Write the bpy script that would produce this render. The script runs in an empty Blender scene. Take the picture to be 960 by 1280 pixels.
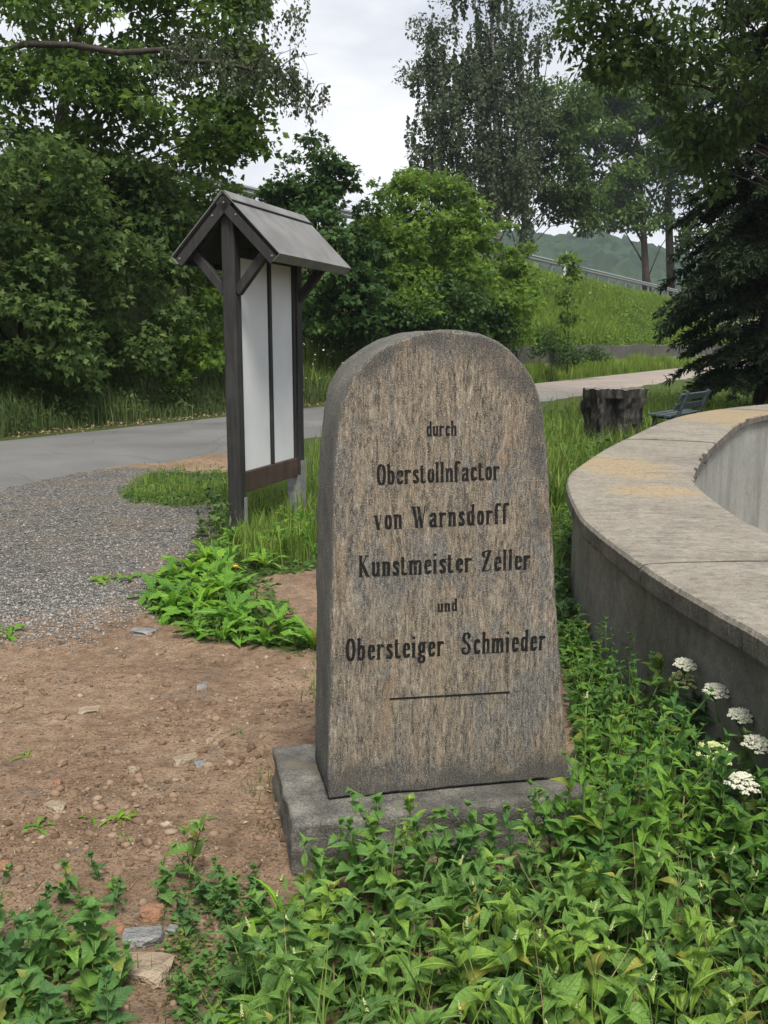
import bpy, bmesh, math, random
import numpy as np
from mathutils import Vector, Matrix
from math import radians, sin, cos, pi

random.seed(7); rng = np.random.default_rng(7)
scn = bpy.context.scene
COL = scn.collection

# ------------------------------------------------------------------ camera
EYE = 1.55
TH = math.atan(210 / 1200)
cam_d = bpy.data.cameras.new('camera')
cam_d.sensor_fit = 'VERTICAL'; cam_d.sensor_height = 36; cam_d.lens = 33.75
cam_d.clip_start = 0.05; cam_d.clip_end = 5000
cam = bpy.data.objects.new('camera', cam_d); COL.objects.link(cam)
cam.location = (0, 0, EYE); cam.rotation_euler = (pi / 2 - TH, 0, 0)
scn.camera = cam
scn.render.resolution_x = 768; scn.render.resolution_y = 1024
scn.render.engine = 'CYCLES'
try:
    scn.cycles.max_bounces = 6; scn.cycles.diffuse_bounces = 3; scn.cycles.glossy_bounces = 2
    scn.cycles.transmission_bounces = 3; scn.cycles.volume_bounces = 0
except Exception: pass

# ------------------------------------------------------------------ sky, sun, exposure
SUN_EL, SUN_AZ = radians(60), radians(168)       # azimuth clockwise from +Y (camera looks along +Y)
world = bpy.data.worlds.new('World'); scn.world = world; world.use_nodes = True
nt = world.node_tree; nt.nodes.clear()
def wn(t, **k):
    n = nt.nodes.new(t)
    for a, b in k.items(): setattr(n, a, b)
    return n
w_out = wn('ShaderNodeOutputWorld'); w_bg = wn('ShaderNodeBackground'); w_bg.inputs[1].default_value = 0.1
w_sky = wn('ShaderNodeTexSky', sky_type='NISHITA', sun_disc=False, sun_elevation=SUN_EL, sun_rotation=SUN_AZ)
w_tc = wn('ShaderNodeTexCoord'); w_map = wn('ShaderNodeMapping'); w_map.inputs['Scale'].default_value = (1.0, 1.0, 2.6)
w_n1 = wn('ShaderNodeTexNoise'); w_n1.inputs['Scale'].default_value = 3.2; w_n1.inputs['Detail'].default_value = 7; w_n1.inputs['Roughness'].default_value = .55
w_n2 = wn('ShaderNodeTexNoise'); w_n2.inputs['Scale'].default_value = 1.5; w_n2.inputs['Detail'].default_value = 4
w_r1 = wn('ShaderNodeValToRGB')
w_r1.color_ramp.elements[0].position = .32; w_r1.color_ramp.elements[0].color = (3.8, 4.1, 4.7, 1)
w_r1.color_ramp.elements[1].position = .62; w_r1.color_ramp.elements[1].color = (6.7, 6.8, 7.0, 1)
w_r2 = wn('ShaderNodeValToRGB')
w_r2.color_ramp.elements[0].position = .36; w_r2.color_ramp.elements[0].color = (.7, .7, .7, 1)
w_r2.color_ramp.elements[1].position = .55; w_r2.color_ramp.elements[1].color = (1, 1, 1, 1)
w_mix = wn('ShaderNodeMix', data_type='RGBA')
L = nt.links.new
L(w_tc.outputs['Generated'], w_map.inputs[0]); L(w_map.outputs[0], w_n1.inputs['Vector']); L(w_map.outputs[0], w_n2.inputs['Vector'])
L(w_n1.outputs['Fac'], w_r1.inputs[0]); L(w_n2.outputs['Fac'], w_r2.inputs[0])
L(w_r2.outputs[0], w_mix.inputs['Factor']); L(w_sky.outputs[0], w_mix.inputs['A']); L(w_r1.outputs[0], w_mix.inputs['B'])
L(w_mix.outputs['Result'], w_bg.inputs[0]); L(w_bg.outputs[0], w_out.inputs[0])

sun_d = bpy.data.lights.new('sun', 'SUN'); sun_d.energy = 3.2; sun_d.angle = radians(18); sun_d.color = (1, .95, .86)
sun = bpy.data.objects.new('sun', sun_d); COL.objects.link(sun)
sv = Vector((sin(SUN_AZ) * cos(SUN_EL), cos(SUN_AZ) * cos(SUN_EL), sin(SUN_EL)))
sun.rotation_euler = sv.to_track_quat('Z', 'Y').to_euler()
sun.location = (0, -10, 30)
scn.view_settings.view_transform = 'Standard'; scn.view_settings.look = 'None'
scn.view_settings.exposure = 0.7; scn.view_settings.gamma = 1

# ------------------------------------------------------------------ measuring helpers (survey of the place)
FW = np.array([0, cos(TH), -sin(TH)]); UP = np.array([0, sin(TH), cos(TH)]); RT = np.array([1., 0, 0]); EYEP = np.array([0, 0, EYE])
def ray(px, py): return FW + RT * ((px - 480) / 1200) + UP * ((640 - py) / 1200)
def gnd(px, py, z=0.0):
    d = ray(px, py); return EYEP + d * ((z - EYE) / d[2])
def at(px, py, Y):
    d = ray(px, py); return EYEP + d * (Y / d[1])
def gnd_arr(px, py, z=0.0):
    px = np.asarray(px, float); py = np.asarray(py, float)
    d = FW[None] + RT[None] * ((px - 480) / 1200)[:, None] + UP[None] * ((640 - py) / 1200)[:, None]
    return EYEP[None] + d * ((z - EYE) / d[:, 2])[:, None]
def in_poly(x, y, poly):
    x = np.asarray(x, float); y = np.asarray(y, float); r = np.zeros(x.shape, bool); n = len(poly)
    for i in range(n):
        x1, y1 = poly[i]; x2, y2 = poly[(i + 1) % n]
        c = ((y1 > y) != (y2 > y)) & (x < (x2 - x1) * (y - y1) / ((y2 - y1) or 1e-9) + x1)
        r ^= c
    return r
def sample_px(poly, n):
    P = np.array(poly, float); lo, hi = P.min(0), P.max(0); out = np.zeros((0, 2))
    while len(out) < n:
        q = rng.uniform(lo, hi, (n * 2, 2)); q = q[in_poly(q[:, 0], q[:, 1], poly)]; out = np.r_[out, q]
    return out[:n]
_lat = rng.random((256, 256))
def vnoise(x, y):
    x = np.asarray(x, float); y = np.asarray(y, float)
    xi = np.floor(x).astype(int); yi = np.floor(y).astype(int); fx = x - xi; fy = y - yi
    fx = fx * fx * (3 - 2 * fx); fy = fy * fy * (3 - 2 * fy)
    a = _lat[xi & 255, yi & 255]; b = _lat[(xi + 1) & 255, yi & 255]; c = _lat[xi & 255, (yi + 1) & 255]; d = _lat[(xi + 1) & 255, (yi + 1) & 255]
    return (a * (1 - fx) + b * fx) * (1 - fy) + (c * (1 - fx) + d * fx) * fy
def fbm(x, y, s, o=4):
    r = 0; amp = .5; x = np.asarray(x, float) * s; y = np.asarray(y, float) * s
    for i in range(o):
        r = r + amp * (vnoise(x + 17.3 * i, y + 5.1 * i) - .5); amp *= .5; x = x * 2.03; y = y * 2.03
    return r

# ------------------------------------------------------------------ mesh helpers
def mesh_np(name, V, F):
    V = np.asarray(V, np.float32); F = np.asarray(F, np.int32); k = F.shape[1]
    me = bpy.data.meshes.new(name)
    me.vertices.add(len(V)); me.vertices.foreach_set('co', V.ravel())
    me.loops.add(F.size); me.loops.foreach_set('vertex_index', F.ravel())
    me.polygons.add(len(F)); me.polygons.foreach_set('loop_start', np.arange(0, F.size, k, dtype=np.int32))
    me.update(calc_edges=True)
    return me
def put(name, me, mats=None, parent=None, smooth=False):
    if mats is not None and len(me.materials) == 0:
        for m in (mats if isinstance(mats, (list, tuple)) else [mats]): me.materials.append(m)
    if smooth: me.shade_smooth()
    o = bpy.data.objects.new(name, me); COL.objects.link(o)
    if parent is not None: o.parent = parent
    return o
def tag(o, label=None, cat=None, group=None, kind=None):
    if label: o['label'] = label
    if cat: o['category'] = cat
    if group: o['group'] = group
    if kind: o['kind'] = kind
    return o
def thing(name, label, cat, loc=(0, 0, 0), rotz=0, group=None):
    o = bpy.data.objects.new(name, None); COL.objects.link(o)
    o.empty_display_size = .1; o.location = loc; o.rotation_euler = (0, 0, rotz)
    return tag(o, label, cat, group)
class MB:
    def __init__(s): s.v = []; s.f = []
    def add(s, V, F):
        b = len(s.v); s.v += [tuple(float(c) for c in p) for p in V]; s.f += [tuple(i + b for i in f) for f in F]; return s
    def box(s, c, d, M=None):
        V = [Vector((c[0] + x * d[0] / 2, c[1] + y * d[1] / 2, c[2] + z * d[2] / 2)) for x in (-1, 1) for y in (-1, 1) for z in (-1, 1)]
        if M is not None: V = [M @ p for p in V]
        return s.add(V, [(0, 1, 3, 2), (4, 6, 7, 5), (0, 4, 5, 1), (2, 3, 7, 6), (0, 2, 6, 4), (1, 5, 7, 3)])
    def beam(s, p, q, w, h, up=(0, 0, 1)):          # box from p to q; w across, h along up
        p = Vector(p); q = Vector(q); d = (q - p); Ln = d.length; d.normalize(); up = Vector(up); sd = d.cross(up).normalized(); up = sd.cross(d)
        V = [a + sd * (x * w / 2) + up * (z * h / 2) for a in (p, q) for x in (-1, 1) for z in (-1, 1)]
        return s.add(V, [(0, 1, 3, 2), (4, 6, 7, 5), (0, 4, 5, 1), (2, 3, 7, 6), (0, 2, 6, 4), (1, 5, 7, 3)])
    def tube(s, P, R, n=6, cap=True):
        V, F = tube(P, R, n); return s.add(V, F)
    def build(s, name, mat, parent=None, smooth=False, bevel=0):
        me = bpy.data.meshes.new(name); me.from_pydata(s.v, [], s.f); me.update()
        if bevel:
            bm = bmesh.new(); bm.from_mesh(me); bmesh.ops.recalc_face_normals(bm, faces=bm.faces)
            bmesh.ops.bevel(bm, geom=list(bm.edges), offset=bevel, segments=1, affect='EDGES'); bm.to_mesh(me); bm.free()
        return put(name, me, mat, parent, smooth)
def tube(P, R, n=6):
    P = [Vector(p) for p in P]; V = []; F = []
    ref = Vector((0.31, .2, .93))
    for i, p in enumerate(P):
        t = (P[min(i + 1, len(P) - 1)] - P[max(i - 1, 0)])
        if t.length < 1e-9: t = Vector((0, 0, 1))
        t.normalize(); a = t.cross(ref)
        if a.length < .05: a = t.cross(Vector((1, 0, 0)))
        a.normalize(); b = t.cross(a)
        for k in range(n):
            an = 2 * pi * k / n; V.append(p + (a * cos(an) + b * sin(an)) * R[i])
    for i in range(len(P) - 1):
        for k in range(n):
            F.append((i * n + k, i * n + (k + 1) % n, (i + 1) * n + (k + 1) % n, (i + 1) * n + k))
    F.append(tuple(range(n - 1, -1, -1))); F.append(tuple((len(P) - 1) * n + k for k in range(n)))
    return V, F
def tri_arrays(V, F):
    T = []
    for f in F:
        for i in range(1, len(f) - 1): T.append((f[0], f[i], f[i + 1]))
    return np.array([tuple(v) for v in V]), np.array(T)

# ------------------------------------------------------------------ materials
class NT:
    def __init__(s, name):
        s.m = bpy.data.materials.new(name); s.m.use_nodes = True; s.t = s.m.node_tree; s.t.nodes.clear()
        s.out = s.n('ShaderNodeOutputMaterial'); s.p = s.n('ShaderNodeBsdfPrincipled'); s.l(s.p.outputs[0], s.out.inputs[0])
        s.p.inputs['Specular IOR Level'].default_value = .3
    def n(s, t, **k):
        x = s.t.nodes.new(t)
        for a, b in k.items(): setattr(x, a, b)
        return x
    def l(s, a, b): s.t.links.new(a, b)
    def coord(s, which='Object', scale=(1, 1, 1), rot=(0, 0, 0)):
        tc = s.n('ShaderNodeTexCoord'); m = s.n('ShaderNodeMapping'); m.inputs['Scale'].default_value = scale; m.inputs['Rotation'].default_value = rot
        s.l(tc.outputs[which], m.inputs[0]); return m.outputs[0]
    def noise(s, vec, scale, detail=5, rough=.55, dist=0):
        x = s.n('ShaderNodeTexNoise'); x.inputs['Scale'].default_value = scale; x.inputs['Detail'].default_value = detail
        x.inputs['Roughness'].default_value = rough; x.inputs['Distortion'].default_value = dist
        s.l(vec, x.inputs['Vector']); return x.outputs['Fac']
    def vor(s, vec, scale, feature='F1', out='Distance'):
        x = s.n('ShaderNodeTexVoronoi', feature=feature); x.inputs['Scale'].default_value = scale; s.l(vec, x.inputs['Vector']); return x.outputs[out]
    def ramp(s, fac, stops):
        r = s.n('ShaderNodeValToRGB'); e = r.color_ramp.elements
        while len(e) < len(stops): e.new(.5)
        for el, (p, c) in zip(e, stops):
            el.position = p; el.color = (c, c, c, 1) if isinstance(c, (int, float)) else (*c, 1)
        s.l(fac, r.inputs[0]); return r.outputs[0]
    def mix(s, fac, a, b, mode='MIX'):
        x = s.n('ShaderNodeMix', data_type='RGBA', blend_type=mode)
        for v, k in ((fac, 'Factor'), (a, 'A'), (b, 'B')):
            if isinstance(v, (int, float)): x.inputs[k].default_value = v if k == 'Factor' else (v, v, v, 1)
            elif isinstance(v, tuple): x.inputs[k].default_value = (*v, 1)
            else: s.l(v, x.inputs[k])
        return x.outputs['Result']
    def math(s, op, a, b=0.0):
        x = s.n('ShaderNodeMath', operation=op)
        for i, v in enumerate((a, b)):
            if isinstance(v, (int, float)): x.inputs[i].default_value = v
            else: s.l(v, x.inputs[i])
        return x.outputs[0]
    def attr(s, name):
        x = s.n('ShaderNodeAttribute'); x.attribute_name = name; return x.outputs['Fac']
    def island(s):
        return s.n('ShaderNodeNewGeometry').outputs['Random Per Island']
    def objrand(s): return s.n('ShaderNodeObjectInfo').outputs['Random']
    def col(s, c):
        if isinstance(c, tuple): s.p.inputs['Base Color'].default_value = (*c, 1)
        else: s.l(c, s.p.inputs['Base Color'])
    def rough(s, r):
        if isinstance(r, (int, float)): s.p.inputs['Roughness'].default_value = r
        else: s.l(r, s.p.inputs['Roughness'])
    def bump(s, h, strength=.5, dist=.01, prev=None):
        b = s.n('ShaderNodeBump'); b.inputs['Strength'].default_value = strength; b.inputs['Distance'].default_value = dist
        s.l(h, b.inputs['Height'])
        if prev is not None: s.l(prev, b.inputs['Normal'])
        s.l(b.outputs[0], s.p.inputs['Normal']); return b.outputs[0]
    def translucent(s, colour, fac):
        tr = s.n('ShaderNodeBsdfTranslucent'); mx = s.n('ShaderNodeMixShader'); mx.inputs[0].default_value = fac
        if isinstance(colour, tuple): tr.inputs[0].default_value = (*colour, 1)
        else: s.l(colour, tr.inputs[0])
        s.l(s.p.outputs[0], mx.inputs[1]); s.l(tr.outputs[0], mx.inputs[2]); s.l(mx.outputs[0], s.out.inputs[0])

def leaf_mat(name, dark, mid, light, trans=.3, gloss=.42, perobj=False, veins=False):
    t = NT(name); r = t.objrand() if perobj else t.island()
    c = t.ramp(r, [(0, dark), (.5 if perobj else .62, mid), (1, light)])
    cl = t.noise(t.coord('Object'), 1.1 if not perobj else 9, 3); c = t.mix(.35, c, t.ramp(cl, [(.35, dark), (.65, light)]))
    if veins:
        tc = t.n('ShaderNodeTexCoord'); sp = t.n('ShaderNodeSeparateXYZ'); t.l(tc.outputs['Object'], sp.inputs[0])
        ay = t.math('ABSOLUTE', sp.outputs['Y'])
        rib = t.ramp(ay, [(.0, 1.), (.035, 0.)])
        sv_ = t.math('SINE', t.math('MULTIPLY', t.math('SUBTRACT', sp.outputs['X'], t.math('MULTIPLY', ay, .9)), 52.))
        side = t.ramp(sv_, [(.75, 0.), (1., 1.)])
        vv = t.math('MAXIMUM', rib, t.math('MULTIPLY', side, .45))
        c = t.mix(t.math('MULTIPLY', vv, .55), c, tuple(min(1, q * 1.9) for q in light))
        t.bump(t.math('SUBTRACT', 1.0, vv), .6, .03)
        blot = t.noise(t.coord('Object'), 6, 4); c = t.mix(t.math('MULTIPLY', t.ramp(blot, [(.62, 0.), (.72, 1.)]), .35), c, (.16, .15, .05))
    t.col(c); t.rough(gloss + .12); t.p.inputs['Specular IOR Level'].default_value = .3 if perobj else .16
    t.translucent(t.mix(.5, c, tuple(min(1, q * 1.6) for q in light)), trans)
    return t.m

def bark_mat(name, a, b, scale=14, white=None):
    t = NT(name); v = t.coord('Object', (1, 1, .22)); n = t.noise(v, scale, 6, .65, .4)
    c = t.ramp(n, [(.3, a), (.7, b)])
    if white:
        v2 = t.coord('Object', (.4, .4, 2.2)); c = t.mix(t.ramp(t.noise(v2, 5, 5, .6), [(.45, 0.), (.58, 1.)]), c, white)
    t.col(c); t.rough(.9); t.bump(n, .8, .03); return t.m

M = {}
M['bark'] = bark_mat('bark', (.018, .015, .012), (.075, .06, .047))
M['bark_birch'] = bark_mat('bark_birch', (.03, .028, .026), (.12, .11, .1), 10, (.42, .41, .39))
M['maple'] = leaf_mat('leaf_maple', (.022, .05, .011), (.055, .115, .02), (.14, .22, .036), .36)
M['maple_dark'] = leaf_mat('leaf_maple_dark', (.018, .038, .012), (.04, .08, .019), (.1, .155, .035), .32)
M['hedge'] = leaf_mat('leaf_hedge', (.018, .042, .012), (.046, .092, .021), (.13, .19, .05), .32)
M['shrub'] = leaf_mat('leaf_shrub', (.024, .06, .011), (.065, .14, .018), (.19, .29, .04), .4)
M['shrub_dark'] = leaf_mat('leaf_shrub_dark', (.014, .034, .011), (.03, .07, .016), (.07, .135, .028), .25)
M['birch'] = leaf_mat('leaf_birch', (.03, .05, .024), (.06, .085, .042), (.11, .135, .07), .25)
M['lime'] = leaf_mat('leaf_lime', (.05, .1, .015), (.1, .18, .025), (.19, .28, .05), .35)
M['conifer'] = leaf_mat('needles', (.012, .024, .012), (.026, .046, .02), (.055, .085, .034), .12, .5)
M['ground_leaf'] = leaf_mat('leaf_groundcover', (.03, .07, .018), (.06, .13, .028), (.12, .22, .05), .3)
M['grass'] = leaf_mat('grass_blade', (.055, .115, .018), (.115, .2, .03), (.25, .31, .075), .35, .5)
M['grass_dry'] = leaf_mat('grass_dry', (.1, .14, .035), (.16, .2, .06), (.3, .3, .14), .3, .6)
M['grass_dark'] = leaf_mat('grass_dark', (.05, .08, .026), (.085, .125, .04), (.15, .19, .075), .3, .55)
M['verge'] = leaf_mat('verge_leaf', (.06, .12, .018), (.13, .22, .03), (.27, .35, .065), .4, .55)
t = NT('stem_green'); t.col(t.ramp(t.noise(t.coord('Object'), 8), [(.3, (.06, .12, .03)), (.7, (.13, .2, .06))])); t.rough(.5); M['stem'] = t.m
t = NT('stem_red'); t.col(t.ramp(t.noise(t.coord('Object'), 8), [(.3, (.16, .06, .035)), (.7, (.14, .16, .05))])); t.rough(.5); M['stem_red'] = t.m
t = NT('petal_white'); t.col(t.ramp(t.island(), [(0, (.48, .49, .36)), (1, (.72, .71, .6))])); t.rough(.7); M['white_flower'] = t.m
t = NT('petal_greenish'); t.col(t.ramp(t.island(), [(0, (.32, .38, .13)), (1, (.6, .62, .32))])); t.rough(.7); M['green_flower'] = t.m
t = NT('petal_yellow'); t.col((.85, .5, .02)); t.rough(.6); M['yellow_flower'] = t.m

# ground: zones come from attributes painted on the sheet (gravel, turf), broken up by noise
t = NT('ground_soil'); v = t.coord('Object')
n1 = t.noise(v, 1.6, 6, .6); n2 = t.noise(v, 14, 6, .65); n3 = t.noise(v, 90, 4, .7); vo = t.vor(v, 55)
soil = t.ramp(t.mix(.55, n1, n2), [(.36, (.15, .1, .066)), (.5, (.275, .186, .123)), (.62, (.375, .27, .188))])
soil = t.mix(t.ramp(n3, [(.52, 0.), (.64, .85)]), soil, (.09, .06, .04))
soil = t.mix(t.ramp(t.noise(v, 45, 4, .7), [(.56, 0.), (.7, .7)]), soil, (.3, .225, .16))
soil = t.mix(t.ramp(t.vor(v, 130), [(.05, .65), (.16, 0.)]), soil, (.34, .27, .2))
soil = t.mix(t.ramp(t.noise(v, 5.5, 3), [(.56, 0.), (.7, .55)]), soil, (.17, .145, .115))
grv = t.ramp(t.n('ShaderNodeTexVoronoi').outputs['Distance'], [(0, .1), (1, .2)])
vg = t.n('ShaderNodeTexVoronoi'); vg.inputs['Scale'].default_value = 48; t.l(v, vg.inputs['Vector'])
sep = t.n('ShaderNodeSeparateColor'); t.l(vg.outputs['Color'], sep.inputs[0])
grv = t.ramp(sep.outputs[0], [(0, (.09, .085, .08)), (.6, (.19, .185, .175)), (1, (.32, .31, .29))])
grv = t.mix(t.ramp(vg.outputs['Distance'], [(.35, 0.), (.75, .8)]), grv, (.05, .045, .04))
grv = t.mix(t.ramp(n1, [(.45, 0.), (.7, .6)]), grv, (.2, .15, .1))
turf = t.ramp(t.mix(.5, n2, n3), [(.35, (.035, .05, .018)), (.6, (.075, .1, .03))])
edge = t.math('MULTIPLY', t.math('SUBTRACT', t.noise(v, 5, 6, .7), .5), 2.2)
mg = t.ramp(t.math('ADD', t.attr('gravel'), edge), [(.42, 0.), (.6, 1.)])
mt = t.ramp(t.math('ADD', t.attr('turf'), edge), [(.42, 0.), (.6, 1.)])
t.col(t.mix(mt, t.mix(mg, soil, grv), turf)); t.rough(.95); t.p.inputs['Specular IOR Level'].default_value = .12
hh = t.math('ADD', t.math('MULTIPLY', n2, 1.2), t.math('ADD', t.math('MULTIPLY', n3, .5), t.math('MULTIPLY', t.math('SUBTRACT', 1., vo), .25)))
t.bump(hh, 1., .035); M['ground'] = t.m

t = NT('road_asphalt'); v = t.coord('Object')
n1 = t.noise(v, .5, 5, .6); n2 = t.noise(v, 60, 5, .7); n3 = t.noise(v, 6, 4)
sx = t.n('ShaderNodeSeparateXYZ'); tcx = t.n('ShaderNodeTexCoord'); t.l(tcx.outputs['Object'], sx.inputs[0])
asp = t.ramp(t.mix(.45, n1, n2), [(.35, (.085, .086, .084)), (.65, (.165, .163, .157))])
red = t.ramp(t.mix(.45, n1, n2), [(.35, (.2, .165, .142)), (.65, (.31, .265, .23))])
wv_ = t.n('ShaderNodeVectorMath', operation='ADD'); nzc = t.n('ShaderNodeTexNoise'); nzc.inputs['Scale'].default_value = .9; t.l(v, nzc.inputs['Vector']); t.l(v, wv_.inputs[0]); t.l(nzc.outputs['Color'], wv_.inputs[1])
crk = t.vor(wv_.outputs[0], .42, 'DISTANCE_TO_EDGE')
alo = t.ramp(t.math('ADD', t.math('DIVIDE', sx.outputs['Y'], 40.), t.math('MULTIPLY', t.math('SUBTRACT', n3, .5), .6)), [(0.62, 0.), (.95, 1.)])
t.col(t.mix(t.ramp(n3, [(.6, 0.), (.74, .3)]), t.mix(t.ramp(crk, [(.0, .4), (.009, 0.)]), t.mix(alo, asp, red), (.035, .034, .032)), (.17, .155, .135))); t.rough(.88); t.bump(n2, .5, .006); M['road'] = t.m

t = NT('bank_soil'); v = t.coord('Object'); n = t.noise(v, 1.3, 6, .6)
t.col(t.ramp(n, [(.35, (.05, .07, .02)), (.65, (.1, .12, .04))])); t.rough(.95); t.bump(n, .8, .1); M['bank'] = t.m
t = NT('hill_forest'); v = t.coord('Object'); n = t.noise(v, .08, 6, .65); vo = t.vor(v, .12)
t.col(t.ramp(t.mix(.5, n, vo), [(.3, (.01, .026, .014)), (.7, (.03, .058, .026))])); t.rough(.95); t.bump(vo, 1., 5.); M['hill'] = t.m

# stone of the memorial
def granite(name, front):
    t = NT(name); v = t.coord('Object', (1, 1, .13)); vi = t.coord('Object')
    n1 = t.noise(v, 55, 7, .7, .9); n2 = t.noise(t.coord('Object', (1, 1, .28)), 120, 5, .75, .5); n3 = t.noise(vi, 4.2, 6, .66); sp = t.noise(vi, 230, 3, .75)
    if front:
        n4 = t.noise(t.coord('Object', (1, 1, .45)), 7, 7, .72, .8)
        c = t.ramp(t.mix(.5, n1, n2), [(.38, (.032, .029, .027)), (.45, (.1, .087, .072)), (.51, (.2, .162, .12)), (.57, (.295, .245, .185)), (.65, (.47, .43, .375))])
        c = t.mix(t.ramp(t.noise(v, 24, 5, .65, .7), [(.54, 0.), (.66, .36)]), c, (.32, .21, .12))
        c = t.mix(t.ramp(n4, [(.5, 0.), (.6, .8)]), c, t.ramp(n2, [(.38, (.05, .05, .05)), (.62, (.21, .205, .195))]))
        c = t.mix(t.ramp(t.noise(vi, 16, 5, .7), [(.58, 0.), (.68, .5)]), c, (.36, .335, .26))
    else:
        c = t.ramp(t.mix(.5, n2, n3), [(.34, (.075, .075, .068)), (.5, (.165, .163, .148)), (.66, (.28, .275, .25))])
    c = t.mix(t.ramp(sp, [(.56, 0.), (.64, .85)]), c, (.5, .47, .41))
    c = t.mix(t.ramp(sp, [(.34, .85), (.42, 0.)]), c, (.028, .026, .024))
    # old grime creeping in from the rim and the foot
    tco = t.n('ShaderNodeTexCoord'); sx3 = t.n('ShaderNodeSeparateXYZ'); t.l(tco.outputs['Object'], sx3.inputs[0])
    du = t.math('DIVIDE', t.math('SUBTRACT', sx3.outputs['X'], .33), .335); dz = t.math('DIVIDE', t.math('MAXIMUM', t.math('SUBTRACT', sx3.outputs['Z'], 1.16), 0.), .40)
    rad = t.math('SQRT', t.math('ADD', t.math('MULTIPLY', du, du), t.math('MULTIPLY', dz, dz)))
    rim = t.math('MULTIPLY', t.ramp(rad, [(.7, 0.), (1., .62)]), t.ramp(sx3.outputs['Z'], [(.9, .12), (1.25, 1.)]))
    foot_ = t.ramp(sx3.outputs['Z'], [(.15, .8), (.36, 0.)])
    gr = t.math('ADD', t.math('ADD', rim, foot_) if front else t.math('ADD', foot_, .02), t.math('MULTIPLY', t.math('SUBTRACT', n3, .5), 1.5))
    gr = t.math('ADD', gr, t.math('MULTIPLY', t.math('SUBTRACT', n1, .5), .9)); gr = t.math('ADD', gr, t.math('MULTIPLY', t.math('SUBTRACT', t.noise(vi, 11, 5, .7), .5), 1.1))
    c = t.mix(t.ramp(gr, [(.42, 0.), (.7, .85)]), c, t.ramp(sp, [(.4, (.03, .03, .03)), (.62, (.13, .128, .118))]))
    t.col(c); t.rough(.86); t.p.inputs['Specular IOR Level'].default_value = .25
    t.bump(t.math('ADD', t.math('MULTIPLY', n1, .6), t.math('ADD', t.math('MULTIPLY', n2, .5), sp)), .75 if front else 1., .005 if front else .012); return t.m
M['granite_front'] = granite('gneiss_face', True); M['granite_side'] = granite('gneiss_side', False)
t = NT('plinth_stone'); v = t.coord('Object'); n = t.noise(v, 9, 6, .6); sp = t.noise(v, 160, 3, .7); n3 = t.noise(v, 3, 5, .6)
c = t.ramp(t.mix(.5, n, sp), [(.38, (.06, .058, .053)), (.5, (.15, .142, .126)), (.62, (.3, .28, .245))])
c = t.mix(t.ramp(n3, [(.5, 0.), (.66, .7)]), c, (.06, .06, .055)); c = t.mix(t.ramp(t.noise(v, 6, 4), [(.6, 0.), (.7, .5)]), c, (.2, .165, .115))
t.col(c); t.rough(.92); t.bump(t.math('ADD', n, t.math('MULTIPLY', sp, .7)), .9, .014); M['plinth'] = t.m
t = NT('letter_black'); n = t.noise(t.coord('Object'), 60, 5, .7); t.col(t.ramp(n, [(.56, (.007, .007, .007)), (.64, (.05, .045, .038)), (.72, (.17, .145, .11))])); t.rough(.75); M['letter'] = t.m

# concrete of the basin
def concrete(name, lo, hi, sandy=0, streak=0, moss=0):
    t = NT(name); v = t.coord('Object'); n = t.noise(v, 2.2, 7, .62); sp = t.noise(v, 120, 3, .7); n5 = t.noise(v, 18, 5, .65)
    c = t.ramp(t.mix(.5, n, n5), [(.36, lo), (.64, hi)])
    c = t.mix(t.ramp(sp, [(.58, 0.), (.68, .55)]), c, tuple(q * 1.6 for q in hi)); c = t.mix(t.ramp(sp, [(.32, .6), (.42, 0.)]), c, tuple(q * .4 for q in lo))
    if sandy:
        s2 = t.math('ADD', t.attr('sand'), t.math('MULTIPLY', t.math('SUBTRACT', t.noise(t.coord('Object', (1, 2.2, 1), (0, 0, .4)), 3, 5, .6), .5), 1.6))
        c = t.mix(t.ramp(s2, [(.25, 0.), (.8, .9)]), c, t.ramp(sp, [(.4, (.22, .165, .095)), (.6, (.36, .285, .18))]))
        c = t.mix(t.ramp(t.noise(t.coord('Object', (1, 3, 1)), 3.5, 5, .65), [(.56, 0.), (.68, .55)]), c, (.09, .085, .075))
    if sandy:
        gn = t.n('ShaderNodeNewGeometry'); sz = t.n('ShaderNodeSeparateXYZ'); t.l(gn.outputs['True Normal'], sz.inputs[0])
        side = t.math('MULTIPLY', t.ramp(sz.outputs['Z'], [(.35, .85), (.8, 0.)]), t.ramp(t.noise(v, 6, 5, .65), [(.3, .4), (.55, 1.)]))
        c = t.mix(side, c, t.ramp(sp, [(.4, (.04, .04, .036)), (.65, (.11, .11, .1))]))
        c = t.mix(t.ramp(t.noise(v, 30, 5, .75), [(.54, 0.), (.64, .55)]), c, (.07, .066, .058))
    if streak:
        st = t.noise(t.coord('Object', (1, 1, .16)), streak, 6, .65, .3); c = t.mix(t.ramp(st, [(.48, 0.), (.7, .55)]), c, tuple(q * .45 for q in lo))
    if moss:
        c = t.mix(t.ramp(t.noise(v, 1.7, 5, .6), [(.5, 0.), (.68, .5)]), c, (.085, .095, .055))
    t.col(c); t.rough(.93); t.bump(t.math('ADD', n5, t.math('MULTIPLY', sp, .7)), .7, .008); return t.m
M['coping'] = concrete('coping_concrete', (.15, .132, .108), (.285, .26, .215), sandy=1)
M['wall'] = concrete('wall_render', (.09, .088, .077), (.195, .19, .167), streak=3.5, moss=1)
M['wall_in'] = concrete('inner_wall_render', (.22, .23, .21), (.34, .35, .325), streak=2.5)
M['retain'] = concrete('retaining_concrete', (.05, .047, .041), (.115, .108, .095), streak=.5, moss=1)
t = NT('crack_shadow'); t.col((.03, .028, .024)); t.rough(.95); M['mortar'] = t.m

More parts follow.
